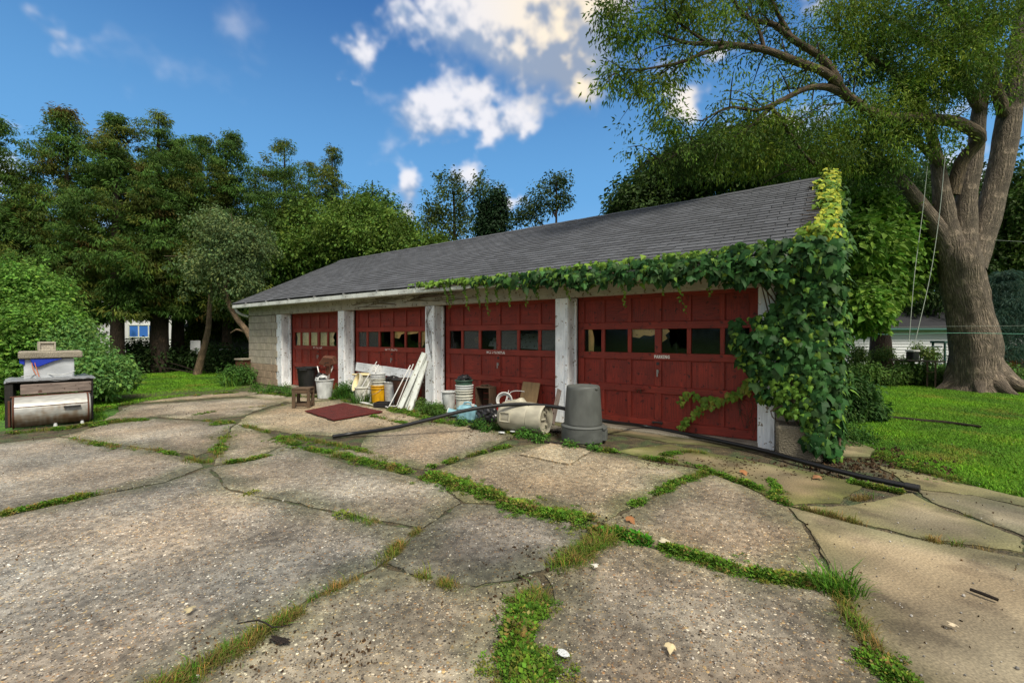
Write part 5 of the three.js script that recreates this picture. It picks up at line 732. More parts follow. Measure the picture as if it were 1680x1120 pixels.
const ivyMats = new Map(); const ivyMat = (c) => { const k = c.map((x) => Math.round(x * 40)).join(); if (!ivyMats.has(k)) ivyMats.set(k, leafM(c[0], c[1], c[2], { roughness: .48, transmission: .2 })); return ivyMats.get(k); };
function ivy(name, label, list, stems, near = 270) { // the nearest leaves are parts of their own, the rest one mass
  const t = thing(name, label, 'ivy'), r = rng(list.length); part('stem', stems, M.paleBark, t).userData.kind = 'stuff';
  const big = list.filter((l) => l.s > .07).sort((a, b) => a.p.distanceTo(camera.position) / a.s - b.p.distanceTo(camera.position) / b.s).slice(0, near), own = new Set(big);
  for (const l of big) { const m = part('leaf', IV[Math.floor(r() * 6)], ivyMat(l.c.map((x) => x * (.8 + r() * .4))), t); m.applyMatrix4(facing(l.p, l.n, l.t, l.s)); }
  const rest = list.filter((l) => !own.has(l)); { const k = list.length % 3, q = rest; if (q.length) scatter('foliage', IV[k], M.ivyLeaf, q.map((l) => facing(l.p, l.n, l.t, l.s)), q.map((l) => tint(l.c, r, .6)), t, 'stuff'); }
  return t;
}
{
  const r = rng(71), J = (v, k) => v.clone().add(V((r() - .5) * k, (r() - .5) * k, (r() - .5) * k)), list = [], stems = [];
  const shadeOf = (c) => { const k = r(); return c === LC.ivy ? (k < .35 ? [.016, .052, .014] : k < .8 ? LC.ivy : [.045, .12, .03]) : c; };
  const add = (L, p, n, s, c, j = 1.35) => L.push({ p, n: J(n, j), t: J(V(0, -1, .15), j), s, c: shadeOf(c) });
  // along the eave
  const wid = (x) => lerp(.04, .36, smooth(-5.6, -.2, x)) + .07 * smooth(-5.4, -4.4, x) + noise(x * 1.7, 2, 2) * .13 + noise(x * 5, 7, 2) * .06;
  for (let i = 0; i < 1450; i++) { const x = lerp(-6.1, .78, Math.pow(r(), .62)), w = Math.max(.04, wid(x)), k = r(), y = 2.47 + .05 * smooth(-5, 0, x) - k * w + (r() - .5) * .05, big = smooth(-4.6, -2.8, x + (r() - .5) * 1.5), young = k < .22 || r() < .16 || big < .4; add(list, V(x, y, .68 + Math.sin(Math.min(1, k) * 2.6) * .18 * (.4 + big * .6) + (r() - .5) * .1), V(0, .5, 1), young ? .035 + r() * .06 : .05 + Math.pow(r(), 1.7) * .11, young ? (r() < .5 ? LC.ivyLight : [.09, .17, .03]) : LC.ivy); }
  // runners that hang down before the doors
  for (const [x0, len] of [[-5.1, .38], [-4.95, .3], [-4.6, .45], [-4.3, .4], [-4.1, .55], [-3.85, .35], [-3.6, .4], [-3.3, .42], [-3.05, .3], [-2.5, .35], [-2.2, .25], [-1.6, .5], [-1.1, .35], [-.85, .62], [-.45, .4]]) { let x = x0, z = .72; const q = []; for (let k = 0; k < 18; k++) { const y = 2.42 - (k / 18) * (len + .1); x += (r() - .5) * .03; z = lerp(.72, .55, k / 18); q.push(V(x, y, z)); add(list, V(x + (r() - .5) * .05, y, z + .02), V(.2, .3, 1), .07 - k * .0022, k > 8 ? LC.ivyLight : [.1, .19, .03]); } stems.push(tube([q[0], q[6], q[12], q[17]], .003, 4, .1)); }
  for (let k = 0; k < 5; k++) stems.push(limb([V(-7.4 + k, 2.25 + k * .02, .5), V(-6.2 + k * 1.1, 2.3 - (k % 2) * .1, .66), V(-4.8 + k, 2.36, .7), V(-3.4 + k, 2.3, .7)], [.006, .01, .012, .014], 5, .15, .4));
  for (let k = 0; k < 26; k++) { const x = -8.6 + r() * 3.2, y = 2.1 + r() * .16; stems.push(limb([V(x, y, ZF + .04), V(x + .2 + r() * .3, y + (r() - .3) * .1, ZF + .05), V(x + .5 + r() * .5, y + (r() - .3) * .14, ZF + .045)], [.004, .006, .004], 4, .2)); }
  for (let k = 0; k < 5; k++) stems.push(limb([V(-6.02 + k * .05, 2.05, ZF + .02), V(-5.98 + (r() - .5) * .15, 1.75, ZF + .03), V(-5.92 + (r() - .5) * .15, 1.4, ZF + .02), V(-5.82 + k * .01, 1.05 - r() * .3, ZF + .01)], [.005, .005, .004, .002], 4, .2));
  ivy('ivy_vine', 'ivy strip trailing along the gutter above the two right hand doors', list, stems, 290);
  // the mass on the right corner
  const mass = [], st2 = [], left = (y) => y > 2.05 ? -.35 : y > 1.74 ? lerp(.3, .24, (2.05 - y) / .3) : y > 1.62 ? lerp(-.12, .24, (y - 1.62) / .12) : y > 1.2 ? -.24 : y > .9 ? lerp(-.02, -.2, (y - .9) / .3) : y > .62 ? lerp(.08, -.02, (y - .62) / .28) : y > .5 ? .25 : .5;
  for (let i = 0; i < 2500; i++) { const y = .06 + r() * 2.45, xl = left(y + noise(i, 3, 1) * .08), x = lerp(xl, .88, r()), bul = .14 * Math.sin(clamp((x - xl) / (1.02 - xl)) * 3.14) * (1 + fbm(x * 2, y * 2, 3, 2)); if (fbm(x * 2.2, y * 2.2, 4, 2) < -.22) continue; const low = y < .95 && x > .2 && x < .62, young = low ? r() < .85 : r() < .2 + .3 * smooth(.25, 0, x - xl) * (y < 1.1 ? 1 : .3); add(mass, V(x, y, .46 + bul + r() * .16 + smooth(1.6, 2.4, y) * .18 + (x > .72 ? -.15 : 0)), V((x - .35) * .8, .45, 1), young ? .035 + r() * .055 : .052 + Math.pow(r(), 1.7) * .115, young ? (low ? [.11, .22, .03] : LC.ivyLight) : LC.ivy); }
  for (let k = 0; k < 7; k++) st2.push(limb([V(.5 + k * .06, .05, .5), V(.36 + k * .08 + (r() - .5) * .2, .6, .46), V(.4 + (r() - .5) * .4, 1.3, .44), V(.3 + (r() - .5) * .7, 2.2, .5)], [.02, .016, .012, .006], 6, .15, .3));
  st2.push(limb([V(.34, .62, .62), V(.2, .52, .66), V(.28, .42, .62)], [.012, .01, .004], 5, .1));
  ivy('ivy_vine', 'thick dark ivy bush swallowing the right front corner of the garage', mass, st2, 295);
  // the side wall, all the way to the back
  const side = [], st3 = [];
  for (let i = 0; i < 5200; i++) { const z = lerp(.5, -6.3, Math.pow(r(), 1.25)), topY = z > RIDGE.z ? lerp(2.45, 4.2, (z - .6) / (RIDGE.z - .6)) : lerp(4.2, 2.45, (RIDGE.z - z) / 3.4), y = .04 + r() * topY, b = fbm(y * 1.3, z * 1.3, 5, 2); if (b < -.25) continue; add(side, V(.66 + b * (b > 0 ? .7 : .2) + r() * .15 + .12 * Math.max(0, noise(y * 3.1, z * 2.3, 9)) + .06 * Math.max(0, 1 - y), y, z), V(1, .45, .25), .07 + r() * .09, r() < .22 ? LC.ivyLight : [.04, .1, .022]); }
  for (let k = 0; k < 8; k++) st3.push(limb([V(.68, .03, -.2 - k * .7), V(.66, .9, -.3 - k * .7), V(.66, 2.2, -.2 - k * .72)], [.02, .014, .006], 5, .3, .3));
  ivy('ivy_vine', 'curtain of ivy covering the whole right side wall of the garage', side, st3, 100);
  // yellow green fringe up the rake of the roof
  const rake = [], st4 = [];
  for (let i = 0; i < 1900; i++) { const k = r(), s = k * 4.0 - .06, base = slopePoint(s), w = .03 + .2 * Math.max(.1, noise(s * 2.6, 3, 3) + .35), x = .76 - Math.pow(r(), 1.6) * w * 1.5 + r() * .1; add(rake, V(x, base.y + .03 + r() * .13 - Math.max(0, x - .74) * 1.4 * r(), base.z + (r() - .5) * .1), V(.4, .8, .5), .04 + r() * .055, r() < .45 + .3 * noise(s, 1, 1) ? LC.ivyYellow : r() < .7 ? LC.ivyLight : [.08, .16, .03], 1.5); }
  for (let i = 0; i < 420; i++) { const p = slopePoint(3.86 + r() * .2); add(rake, V(.8 - r() * .4 * r(), p.y + r() * .2, p.z + (r() - .5) * .4), V(.2, .6, .8), .05 + r() * .05, r() < .5 ? LC.ivyYellow : LC.ivyLight, 1.2); }
  for (let i = 0; i < 60; i++) { const s = .5 + r() * 3, p = slopePoint(s); st4.push(tube([V(.72, p.y + .04, p.z), V(.55 - r() * .14, p.y + .05, p.z + (r() - .5) * .2)], .003, 4, .1)); }
  ivy('ivy_vine', 'yellow green ivy fringe climbing the right edge of the roof', rake, st4, 200);
  // creeper across the last door
  const creep = [], st5 = [], path = [[1240, 588], [1232, 620], [1222, 640], [1195, 652], [1168, 664], [1145, 675], [1128, 692], [1113, 706]].map((q) => pz(q[0], q[1], .05)), path2 = [[1185, 657], [1160, 655], [1140, 648], [1125, 650], [1118, 665]].map((q) => pz(q[0], q[1], .05));
  for (const [p, n] of [[path, 130], [path2, 45]]) { const c = new THREE.CatmullRomCurve3(p); for (let i = 0; i < n; i++) { const k = r(), q = c.getPoint(k).add(V((r() - .5) * .1, (r() - .5) * .1, .02 + r() * .04)); add(creep, q, V(.1, .4, 1), (.085 - k * .03) * (.6 + r() * .6), r() < .35 ? [.22, .26, .04] : LC.ivyLight, .8); } st5.push(limb(p, p.map((_, i) => .008 - i * .0007), 5, .08)); }
  for (let i = 0; i < 12; i++) { const a = pz(1240 - r() * 30, 690 + r() * 25, .03); st5.push(tube([a, a.clone().add(V((r() - .5) * .3, .15 + r() * .2, 0)), a.clone().add(V((r() - .5) * .5, .3 + r() * .3, 0))], .0025, 4, .1)); }
  ivy('creeper', 'yellowing creeper trailing across the lower panels of the last door', creep, st5, 120);
}
// ---------------------------------------------------------------- lawns and weeds
{
  M.grass = leafM(1, 1, 1, { roughness: .75, transmission: .25 });
  const r = rng(81), tuft = [1, 2].map((s) => blades(46, .12, .055, .007, s, .7)), tall = [3, 4].map((s) => blades(34, .06, .15, .007, s, .7)), wisp = [5, 6].map((s) => blades(20, .05, .085, .005, s, .9));
  const clover = [7, 8].map((s) => { const g = clump(46, .075, .026, .022, s, { flat: .3, droop: -.25, tilt: .05, bend: .05 }); return g.translate(0, .018, 0); });
  const G_ = [.12, .28, .022];
  function lawn(name, label, poly, n, seed) {
    const P = poly.map((p) => { const q = G(...p); return new THREE.Vector2(q.x, q.z); }), b = new THREE.Box2().setFromPoints(P), rr = rng(seed), m = [[], []], c = [[], []]; const inside = (x, y) => { let s = false; for (let i = 0, j = P.length - 1; i < P.length; j = i++) if ((P[i].y > y) !== (P[j].y > y) && x < (P[j].x - P[i].x) * (y - P[i].y) / (P[j].y - P[i].y) + P[i].x) s = !s; return s; };
    for (let k = 0, tr0 = 0; k < n && tr0 < n * 20; tr0++) { const x = lerp(b.min.x, b.max.x, rr()), z = lerp(b.min.y, b.max.y, rr()), d = Math.hypot(x - EYE[0], z - EYE[2]); if (rr() > 9 / d || !inside(x, z)) continue; const i = k % 2, v = fbm(x * .7, z * .7, seed, 3), dry = smooth(.1, .35, fbm(x * 1.4 + 7, z * 1.4, 3, 3)); m[i].push(mat4(V(x, -.06, z), [0, rr() * 6.28, 0], [1.1 + d * .04, .8 + v * .8 + rr() * .4, 1.1 + d * .04])); c[i].push(tint([G_[0] * (1 + v + dry * .9), G_[1] * (1 + v * .9), G_[2] * (1 + dry)], rr, .5)); k++; }
    const t = new THREE.Group(); t.name = numbered(name); scene.add(t); tag(t, label, 'lawn', null, 'stuff'); [0, 1].forEach((i) => scatter('grass', tuft[i], M.grass, m[i], c[i], t, 'stuff'));
  }
  lawn('lawn_grass', 'bright green lawn on the left behind the cracked concrete', [[150, 668], [205, 662], [300, 649], [410, 640], [408, 628], [395, 606], [200, 602], [60, 610], [-60, 640], [-60, 680], [155, 690]], 9000, 1);
  lawn('lawn_grass', 'bright green lawn on the right under the giant tree', [[1385, 722], [1440, 738], [1560, 778], [1700, 812], [1840, 840], [2000, 700], [1900, 630], [1360, 628], [1385, 690]], 16000, 2);
  // weeds in the joints
  const mC = [[], []], cC = [[], []], mG = [[], []], cG = [[], []], mW = [[], []], cW = [[], []], green = [.09, .20, .02], dull = [.16, .19, .035], dry = [.22, .17, .06];
  const free = (x, z) => true;
  function strip(path, w, n, o = {}) { // pixel path on the ground; clover and grass in a ragged band
    const P = path.map((p) => G(...p)), c = new THREE.CatmullRomCurve3(P, false, 'centripetal'), cl = o.clover ?? .5;
    for (let i = 0; i < n; i++) { const k = r(), p = c.getPointAt(k), d = c.getTangentAt(k), ww = (Array.isArray(w) ? lerp(w[0], w[1], k) : w) * (.7 + fbm(p.x * 3, p.z * 3, 7, 2) * 1.6); if (ww < .02 || fbm(p.x * 1.6 + 3, p.z * 1.6, 21, 3) < .0 - r() * .2) continue; const q = (r() + r() + r() - 1.5) * 1.5 * ww; if (r() < .38) continue; const x = p.x - d.z * q, z = p.z + d.x * q, y = -.035 + r() * .02, e = clamp(1 - Math.abs(q) / ww); const f = fbm(x * 2.2, z * 2.2, 11, 3) + (cl - .5) * 1.1;
      if (f + (r() - .5) * .15 > 0) { const j = i % 2; mC[j].push(mat4(V(x, y + .02, z), [(r() - .5) * .4, r() * 6.28, (r() - .5) * .4], (.3 + e * .42 * (.6 + r() * .8)) * (o.h ?? 1))); cC[j].push(tint(r() < .3 ? dull : r() < .1 ? dry : o.col ?? green, r, .9)); }
      else { const j = i % 2; mG[j].push(mat4(V(x, y, z), [0, r() * 6.28, 0], (.3 + e * .5 * (.5 + r())) * (o.h ?? 1))); cG[j].push(tint(r() < (o.dry ?? .3) ? dry : r() < .5 ? dull : green, r, .5)); } }
  }
  strip([[0, 846], [90, 826], [180, 806], [268, 793]], .07, 520, { clover: .5 }); strip([[300, 757], [345, 757], [358, 735], [372, 706], [350, 692]], [.10, .16], 620, { clover: .4, dry: .35 }); strip([[255, 740], [290, 748], [330, 760]], .06, 200, { clover: .5 }); strip([[100, 716], [150, 728], [200, 735], [255, 740]], .12, 420, { clover: .3, dry: .5 });
  strip([[360, 760], [400, 757], [440, 747], [485, 735]], .05, 300, { clover: .6 }); strip([[335, 690], [385, 695], [430, 708], [473, 724]], .09, 340, { clover: .4 }); strip([[455, 718], [500, 735], [560, 748], [640, 768], [720, 788]], [.16, .14], 1100, { clover: .55 }); strip([[480, 716], [540, 728], [600, 742], [640, 760]], .12, 420, { clover: .5 });
  strip([[700, 778], [745, 793], [800, 812], [860, 835], [920, 848], [985, 856]], [.12, .16], 1500, { clover: .85, h: 1.15 }); strip([[690, 772], [730, 760], [765, 750], [835, 732]], .06, 420, { clover: .6 }); strip([[985, 860], [1010, 848], [1050, 826], [1085, 808], [1112, 793], [1165, 774]], [.13, .09], 800, { clover: .6 }); strip([[980, 880], [1010, 878], [1060, 892]], .12, 520, { clover: 1, h: 1.2, col: [.05, .2, .015] });
  strip([[1010, 875], [970, 900], [940, 920], [900, 945], [880, 975], [862, 1000]], [.2, .15], 1700, { clover: .14, dry: .35, h: 1.15 }); strip([[872, 985], [858, 1020], [848, 1060], [860, 1110], [880, 1180]], .14, 1300, { clover: .6, h: 1.1 }); strip([[685, 948], [740, 962], [790, 968], [880, 948]], [.05, .09], 520, { clover: .1, dry: .4 });
  strip([[690, 868], [660, 892], [630, 922], [590, 950], [540, 972], [508, 985]], [.02, .07], 420, { clover: .1, dry: .5 }); strip([[490, 1005], [440, 1035], [390, 1065], [340, 1092], [290, 1120], [230, 1150]], .07, 620, { clover: .15, dry: .5 }); strip([[1090, 900], [1140, 915], [1200, 934], [1260, 948], [1310, 956], [1370, 962]], .09, 1000, { clover: .85 });
  strip([[1372, 955], [1392, 1000], [1415, 1040], [1440, 1075]], .07, 360, { clover: .25, dry: .6 }); strip([[1430, 1080], [1455, 1100], [1485, 1125], [1540, 1180]], .09, 420, { clover: .9 }); strip([[1165, 774], [1200, 786], [1240, 800], [1292, 828]], .05, 260, { clover: .5, dry: .4 }); strip([[985, 735], [1020, 744], [1060, 752], [1110, 758], [1165, 770]], .07, 380, { clover: .8 }); strip([[1090, 748], [1130, 742], [1160, 744]], .1, 200, { clover: .6 });
  strip([[1310, 833], [1350, 842], [1400, 856], [1440, 866], [1500, 881], [1560, 893], [1680, 911]], .035, 460, { clover: .2, dry: .7 }); strip([[1400, 792], [1440, 800], [1480, 808]], .06, 260, { clover: .9 }); strip([[1300, 828], [1360, 826], [1430, 816]], .03, 140, { clover: .1, dry: .8 }); strip([[1525, 822], [1590, 846], [1680, 880]], .025, 160, { clover: .2, dry: .7 }); strip([[1260, 785], [1275, 800], [1285, 818]], .05, 60, { clover: .9 });
  strip([[375, 812], [400, 814], [420, 808]], .05, 70, { clover: .4 }); strip([[550, 846], [580, 852], [620, 860]], .06, 90, { clover: .5 }); strip([[640, 905], [655, 898]], .05, 60, { clover: .2, dry: .5 });
  strip([[10, 712], [60, 706], [110, 702], [160, 694], [230, 690]], .14, 420, { clover: .5 }); strip([[150, 700], [190, 690], [240, 690]], .1, 200, { clover: .8 }); strip([[155, 672], [200, 664], [260, 656], [340, 648], [410, 642]], .12, 420, { clover: .6, h: 1.2 });
  strip([[410, 644], [460, 648], [520, 652], [560, 652], [600, 655]], .18, 420, { clover: .6, h: 1.3 }); strip([[300, 684], [380, 672], [470, 664]], .05, 160, { clover: .4 }); strip([[505, 676], [530, 671], [560, 676], [545, 684]], .1, 160, { clover: .4, h: .8 }); strip([[610, 683], [640, 690], [670, 695]], .1, 220, { clover: .5 }); strip([[640, 672], [690, 684], [740, 694], [800, 702], [860, 712], [900, 716]], .14, 620, { clover: .7, h: 1.1 }); strip([[540, 654], [600, 664], [660, 674], [720, 680]], .12, 420, { clover: .6, h: 1.3 });
  strip([[930, 726], [980, 738], [1000, 742]], .08, 200, { clover: 1 }); strip([[1440, 742], [1500, 765], [1600, 795], [1700, 816]], .2, 700, { clover: .6, h: .9, dry: .1 });
  [0, 1].forEach((i) => { const t = new THREE.Group(); });
  const wd = new THREE.Group(); wd.name = 'joint_weeds'; scene.add(wd); tag(wd, 'clover and grass weeds growing in the joints of the concrete', 'weeds', null, 'stuff');
  [0, 1].forEach((i) => { scatter('clover', clover[i], M.grass, mC[i], cC[i], wd, 'stuff'); scatter('grass', wisp[i], M.grass, mG[i], cG[i], wd, 'stuff'); });
  const tuftAt = (px, py, n, s, label, col = [.08, .2, .02]) => { const t = thing('grass_tuft', label, 'grass tuft', G(px, py)), m = [], c = []; for (let i = 0; i < n; i++) { m.push(mat4(V((r() - .5) * .16 * s, -.03, (r() - .5) * .16 * s), [(r() - .5) * .3, r() * 6.28, (r() - .5) * .3], s * (.6 + r() * .6))); c.push(tint(col, r, .5)); } scatter('foliage', tall[0], M.grass, m, c, t, 'stuff'); };
  tuftAt(1375, 972, 7, 1.1, 'long bladed grass tuft at the bend of the right hand joint'); tuftAt(872, 712, 6, 1.2, 'upright grass tuft in front of the beige tank'); tuftAt(590, 660, 10, 1.8, 'tall weeds growing at the foot of the second post', [.06, .15, .025]); tuftAt(715, 675, 9, 1.2, 'weeds at the foot of the third post', [.08, .16, .03]); tuftAt(566, 652, 10, 1.9, 'leafy weeds between the junk tub and the second post', [.05, .14, .02]); tuftAt(1395, 690, 10, 1.6, 'long grass under the dark bush by the ivy wall', [.06, .15, .03]); tuftAt(385, 632, 12, 2.6, 'long bright grass beside the brick pillar', [.1, .24, .04]);
  // leaf litter and small stones
  const lm = [], lc = [], sm = [], sc = [], litter = clump(1, .001, 1, .6, 3, { bend: .3 });
  const drop = (px, py, w, h, n, s0 = .05) => { for (let i = 0; i < n; i++) { const p = G(px + (r() - .5) * w, py + (r() - .5) * h); p.y = .012; lm.push(mat4(p, [(r() - .5) * .5, r() * 6.28, (r() - .5) * .5], s0 * (.5 + r()))); lc.push(r() < .6 ? new THREE.Color(.12, .065, .035) : r() < .5 ? new THREE.Color(.24, .13, .06) : new THREE.Color(.06, .04, .025)); } };
  drop(1400, 752, 160, 36, 420); drop(1450, 770, 240, 36, 320); drop(1280, 770, 200, 30, 120); drop(1150, 760, 200, 20, 120); drop(840, 712, 160, 16, 110); drop(700, 690, 160, 18, 110); drop(1395, 1000, 40, 120, 60, .03); drop(900, 930, 120, 80, 70, .03); drop(1000, 860, 120, 30, 50, .035); drop(380, 1080, 160, 60, 50, .025); drop(560, 1070, 120, 60, 70, .022); drop(840, 1010, 80, 100, 50, .03); drop(840, 860, 1680, 420, 240, .018); drop(300, 700, 500, 70, 90, .03); drop(1050, 950, 700, 250, 60, .02);
  const ll = scatter('leaf_litter', litter, M.leaf, lm, lc, scene, 'stuff'); tag(ll, 'brown dead leaves and crumbs strewn over the concrete', 'leaf litter', null, 'stuff');
  for (let i = 0; i < 800; i++) { const p = G(r() * 1680, 700 + r() * 420); p.y = .006; sm.push(mat4(p, [r() * 3, r() * 3, r() * 3], .003 + r() * r() * r() * .008)); const v = .1 + r() * .4; sc.push(new THREE.Color(v, v * .95, v * .86)); }
  tag(scatter('loose_stones', new THREE.IcosahedronGeometry(1, 0), std({ roughness: .8 }), sm, sc, scene, 'stuff'), 'loose pale pebbles scattered over the concrete', 'pebbles', null, 'stuff');
  // single leaves and sticks lying on the concrete
  const dead = (px, py, s, c, label, tn = 0) => { const m = single('fallen_leaf', IV[0], ivyMat(c), label, 'leaf'); m.applyMatrix4(facing(G(px, py).setY(.035), V(.2, 1, .1), V(Math.cos(tn), 0, Math.sin(tn)), s)); };
  dead(1222, 778, .085, [.34, .16, .07], 'orange brown leaf before the last door', 1); dead(1345, 787, .085, [.28, .14, .07], 'curled brown leaf beside the black pipe', 2.2); dead(1035, 857, .08, [.30, .14, .06], 'rust orange leaf beside the bright clover patch', .6); dead(1103, 1074, .05, [.6, .5, .3], 'curled cream leaf on the concrete at the bottom centre', 1.3); dead(310, 1012, .055, [.42, .36, .22], 'pale tan leaf on the large left slab', 2.6); dead(1572, 1040, .045, [.62, .52, .36], 'small cream leaf on the tan slab at right', 4); dead(1094, 897, .09, [.55, .5, .36], 'pale dried leaf at the end of the clover patch', 4); dead(980, 938, .045, [.6, .57, .5], 'whitish scrap beside the wide grassy joint', 3);
  single('stick', limb([V(-.14, 0, .015), V(-.04, .012, -.01), V(.06, .005, .015), V(.14, .02, 0)], [.003, .005, .004, .002], 6, .05, .3), M.darkBark, 'thin dark twig lying on the grass of the lower left joint', 'twig', G(432, 1046).setY(.05), .45);
  single('stick', limb([V(-.055, 0, 0), V(0, .003, .004), V(.055, 0, 0)], [.009, .01, .009], 7, .03, .2), M.darkBark, 'short dark stick on the tan slab at right', 'stick', G(1620, 984).setY(.02), -.5);
  single('bark_piece', lump(.028, 1.8, .25, .6, 2, 3, 1.2), M.darkBark, 'flat piece of dark bark beside the lower left joint', 'bark', G(455, 1060).setY(.02), .3);
  single('paper_scrap', lump(.02, 1.4, .3, .9, 2, 5, 1.2), M.whitePlastic, 'crumpled white scrap in the clover at the bottom centre', 'litter', G(925, 1086).setY(.03)); single('paper_scrap', lump(.04, 1.3, .3, .9, 2, 9, .6), M.whitePlastic, 'white scrap on the ground before the beige tank', 'litter', G(823, 713).setY(.03)); single('paper_scrap', lump(.04, 1.2, .3, .9, 2, 12, .6), M.whitePlastic, 'smaller white scrap below the tank handle', 'litter', G(841, 711).setY(.03));
}
single('edging_strip', limb([G(1448, 683), G(1500, 688), G(1560, 693), G(1612, 700)].map((p) => p.setY(-.005)), [.02, .035, .03, .02], 6, .2, .5), M.darkBark, 'dark bare strip of edging crossing the right lawn', 'edging');
// ---------------------------------------------------------------- houses, fence and things beyond
{
  const siding = std({ color: srgb(196, 198, 202), roughness: .7 }), roofM = std({ map: M.shingle[0].map, color: srgb(150, 150, 156), roughness: .95 });
  // white sided house on the right, on lower ground
  const hb = foot(1470, 24), h = thing('sided_house', 'low white house with horizontal siding behind the right hedge', 'house', hb, .62), bo = []; const w = 15, ey = up(541, 24) - .05;
  part('wall', box(w, ey + 1, 5, .01, 0, (ey - 1) / 2, -2.5), siding, h); for (let y = -.4; y < ey; y += .15) { const g = box(w + .02, .15, .016, .002, 0, 0, 0); g.rotateX(-.22); g.translate(0, y, .025); bo.push(g); } const sd = part('siding', bo, siding, h); sd.userData.kind = 'stuff';
  part('roof', (() => { const g = box(w + .8, .06, 3.4, .01, 0, 0, -1.6); return [tr(g, 0, ey + .12, .35, .42)]; })(), roofM, h); part('gutter', box(w + .8, .1, .1, .02, 0, ey + .08, .42), std({ color: srgb(60, 100, 92) }), h); part('corner_board', [box(.12, ey + 1, .05, .005, -w / 2, (ey - 1) / 2, .03), box(.12, ey + 1, .05, .005, w / 2, (ey - 1) / 2, .03)], M.whiteClean, h);
  // orange fence
  const fb = foot(1655, 20), f = thing('board_fence', 'orange brown board fence right of the giant trunk', 'fence', fb, -.6), or = std({ map: M.ply.map, color: srgb(235, 140, 40) }); for (let i = -8; i < 14; i++) part('plank', box(.17, 1.2 + (i % 3) * .015, .025, .004, i * .18, .45, 0), or, f); part('rail', box(4, .08, .04, .004, .5, .75, -.035), or, f);
  // left house beyond the evergreens
  const wh = foot(235, 27), wt = thing('white_house', 'white house with a blue lit window far behind the left trunks', 'house', wh, .75), pale = std({ color: srgb(205, 205, 210), roughness: .7 });
  part('wall', box(9, 5, 6, .02, -1.5, 2.2, -3), pale, wt); const win = part('window', [box(1.6, .08, .06, .01, 0, .78 + .6, .02), box(1.6, .08, .06, .01, 0, 2.12, .02), box(.07, 1.0, .06, .01, -.8, 1.7, .02), box(.07, .8, .06, .01, -.25, 1.75, .02), box(.07, .8, .06, .01, .3, 1.75, .02), box(.07, 1.0, .06, .01, .8, 1.7, .02)], M.whiteClean, wt); part('pane', box(1.5, .7, .02, .003, 0, 1.75, .01), std({ color: srgb(60, 110, 190), roughness: .1 }), win);
  part('window', [box(1.2, 1.1, .05, .01, -3.2, 3.6, .02)], std({ color: srgb(70, 120, 130), roughness: .1 }), wt); part('roof', [tr(box(10, .1, 4, .02, 0, 0, -2), -1.5, 4.7, .3, .5)], roofM, wt);
  const gs = foot(365, 21.5), g = thing('grey_shed', 'grey garden shed in shadow behind the leaning trunk', 'shed', gs, .6); part('wall', box(3.6, 2, 2.5, .02, 0, .9, -1.25), std({ color: srgb(120, 120, 128), roughness: .8 }), g); part('roof', [tr(box(4, .08, 1.8, .01, 0, 0, -.8), 0, 1.85, .2, .35)], roofM, g); part('door', box(.8, 1.6, .04, .008, -.9, .8, .02), std({ color: srgb(90, 92, 98) }), g);
  const pn = foot(320, 18.6), pb = thing('garden_screen', 'pale square screen propped between the dark trunks', 'panel', pn, .6); part('face', box(.42, .55, .04, .006, 0, .98, 0), pale, pb); part('post', box(.05, .8, .04, .004, 0, .35, -.045), M.oldWood, pb);
  // bicycle in the shade
  const bk = foot(356, 18), bi = thing('bicycle', 'dark bicycle parked in the shade by the grey shed', 'bicycle', bk, .5); for (const x of [-.45, .45]) { const wl = part('wheel', tr(new THREE.TorusGeometry(.3, .018, 8, 32), x, .32, 0), M.darkMetal, bi); part('spoke', [0, 1, 2, 3, 4].map((k) => rod(V(x + Math.cos(k * .628) * .29, .32 + Math.sin(k * .628) * .29, 0), V(x - Math.cos(k * .628) * .29, .32 - Math.sin(k * .628) * .29, 0), .003, 4)), M.metal, wl); }
  part('frame', [rod(V(-.45, .32, 0), V(-.1, .32, 0), .015), rod(V(-.45, .32, 0), V(-.2, .75, 0), .013), rod(V(-.1, .32, 0), V(-.2, .78, 0), .016), rod(V(-.1, .32, 0), V(.32, .75, 0), .016), rod(V(-.2, .72, 0), V(.32, .78, 0), .016), rod(V(.45, .32, 0), V(.3, .9, 0), .016)], M.darkMetal, bi); part('handlebar', tube([V(.3, .9, -.25), V(.33, .93, 0), V(.3, .9, .25)], .012, 6), M.metalWhite, bi); part('saddle', box(.24, .05, .12, .02, -.21, .82, 0), M.blackPlastic, bi);
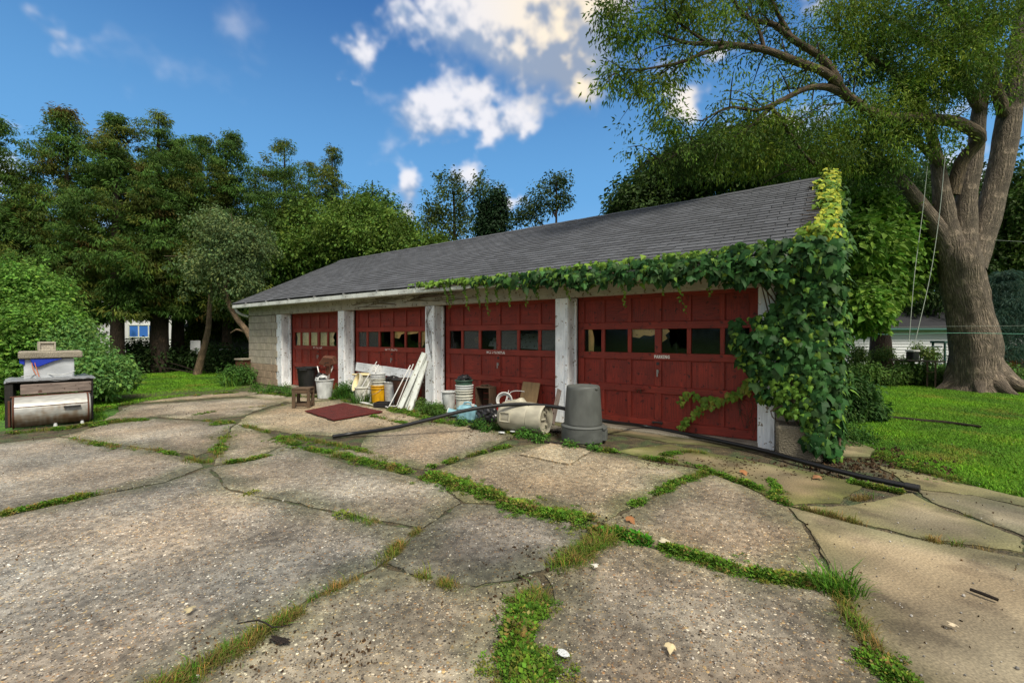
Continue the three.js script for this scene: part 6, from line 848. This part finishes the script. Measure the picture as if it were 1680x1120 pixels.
  // ladders, black box, stakes, clothes line
  const la = G(1386, 622), ld = thing('ladder', 'aluminium ladder leaning at the left end of the hedge', 'ladder', la, .6); ld.rotation.set(0, .6, -.45); for (const x of [-.18, .18]) part('rail', box(.04, .9, .04, .004, x, .4, 0), M.metalWhite, ld); for (let i = 0; i < 5; i++) part('rung', box(.32, .03, .03, .004, 0, .1 + i * .17, 0), M.metalWhite, ld);
  const sl = foot(1541, 14.8), st = thing('step_ladder', 'dark green step ladder standing behind the hedge left of the trunk', 'ladder', sl, -.7), dg = std({ color: srgb(38, 72, 66) }); for (const x of [-.17, .17]) part('rail', box(.05, 1.25, .05, .005, x, .6, 0), dg, st); for (let i = 0; i < 4; i++) part('step', box(.3, .05, .1, .005, 0, .25 + i * .28, .01), M.metalWhite, st); part('top', box(.42, .08, .16, .01, 0, 1.24, 0), dg, st);
  const bx = foot(1498, 13.6), bb = thing('black_box', 'black box shaped tub perched on the hedge planks', 'tub', bx, -.7); part('body', box(.22, .32, .25, .02, 0, .8, 0), M.blackPlastic, bb); part('lid', box(.24, .05, .27, .01, 0, .985, 0), M.metalWhite, bb); part('post', box(.06, .64, .06, .005, 0, .32, 0), M.oldWood, bb);
  const pk = foot(1500, 13.2), pl = thing('plank_stand', 'rough stand of pale poles and planks in front of the hedge', 'stand', pk, -.7); for (const [x, l] of [[-.35, -.2], [.42, 0], [.62, 0]]) part('pole', rod(V(x, 0, .1), V(x + l, .75, .1), .022), M.paleBark, pl); part('plank', box(1.4, .04, .14, .004, .1, .72, .05), M.greyWood, pl); part('crosspiece', rod(V(.42, .4, .12), V(.62, .42, .12), .014), M.paleBark, pl);
  const line = (a, rr, m, label) => single('clothes_line', tube(a.map((q) => at(...q)), rr, 5, .6), m, label, 'line'), gl = std({ color: srgb(110, 170, 150) });
  line([[1375, 540, 12.5], [1430, 548, 12], [1560, 546, 11], [1700, 548, 10]], .006, gl, 'green clothes line stretched across the right lawn'); line([[1375, 537, 12.6], [1480, 536, 12], [1700, 534, 10.5]], .003, M.ropeGrey, 'thin pale wire just above the green clothes line'); line([[1390, 378, 15], [1560, 390, 14], [1700, 398, 13]],   .004, M.ropeGrey, 'thin overhead wire crossing behind the giant trunk');
}

renderer.render(scene, camera);
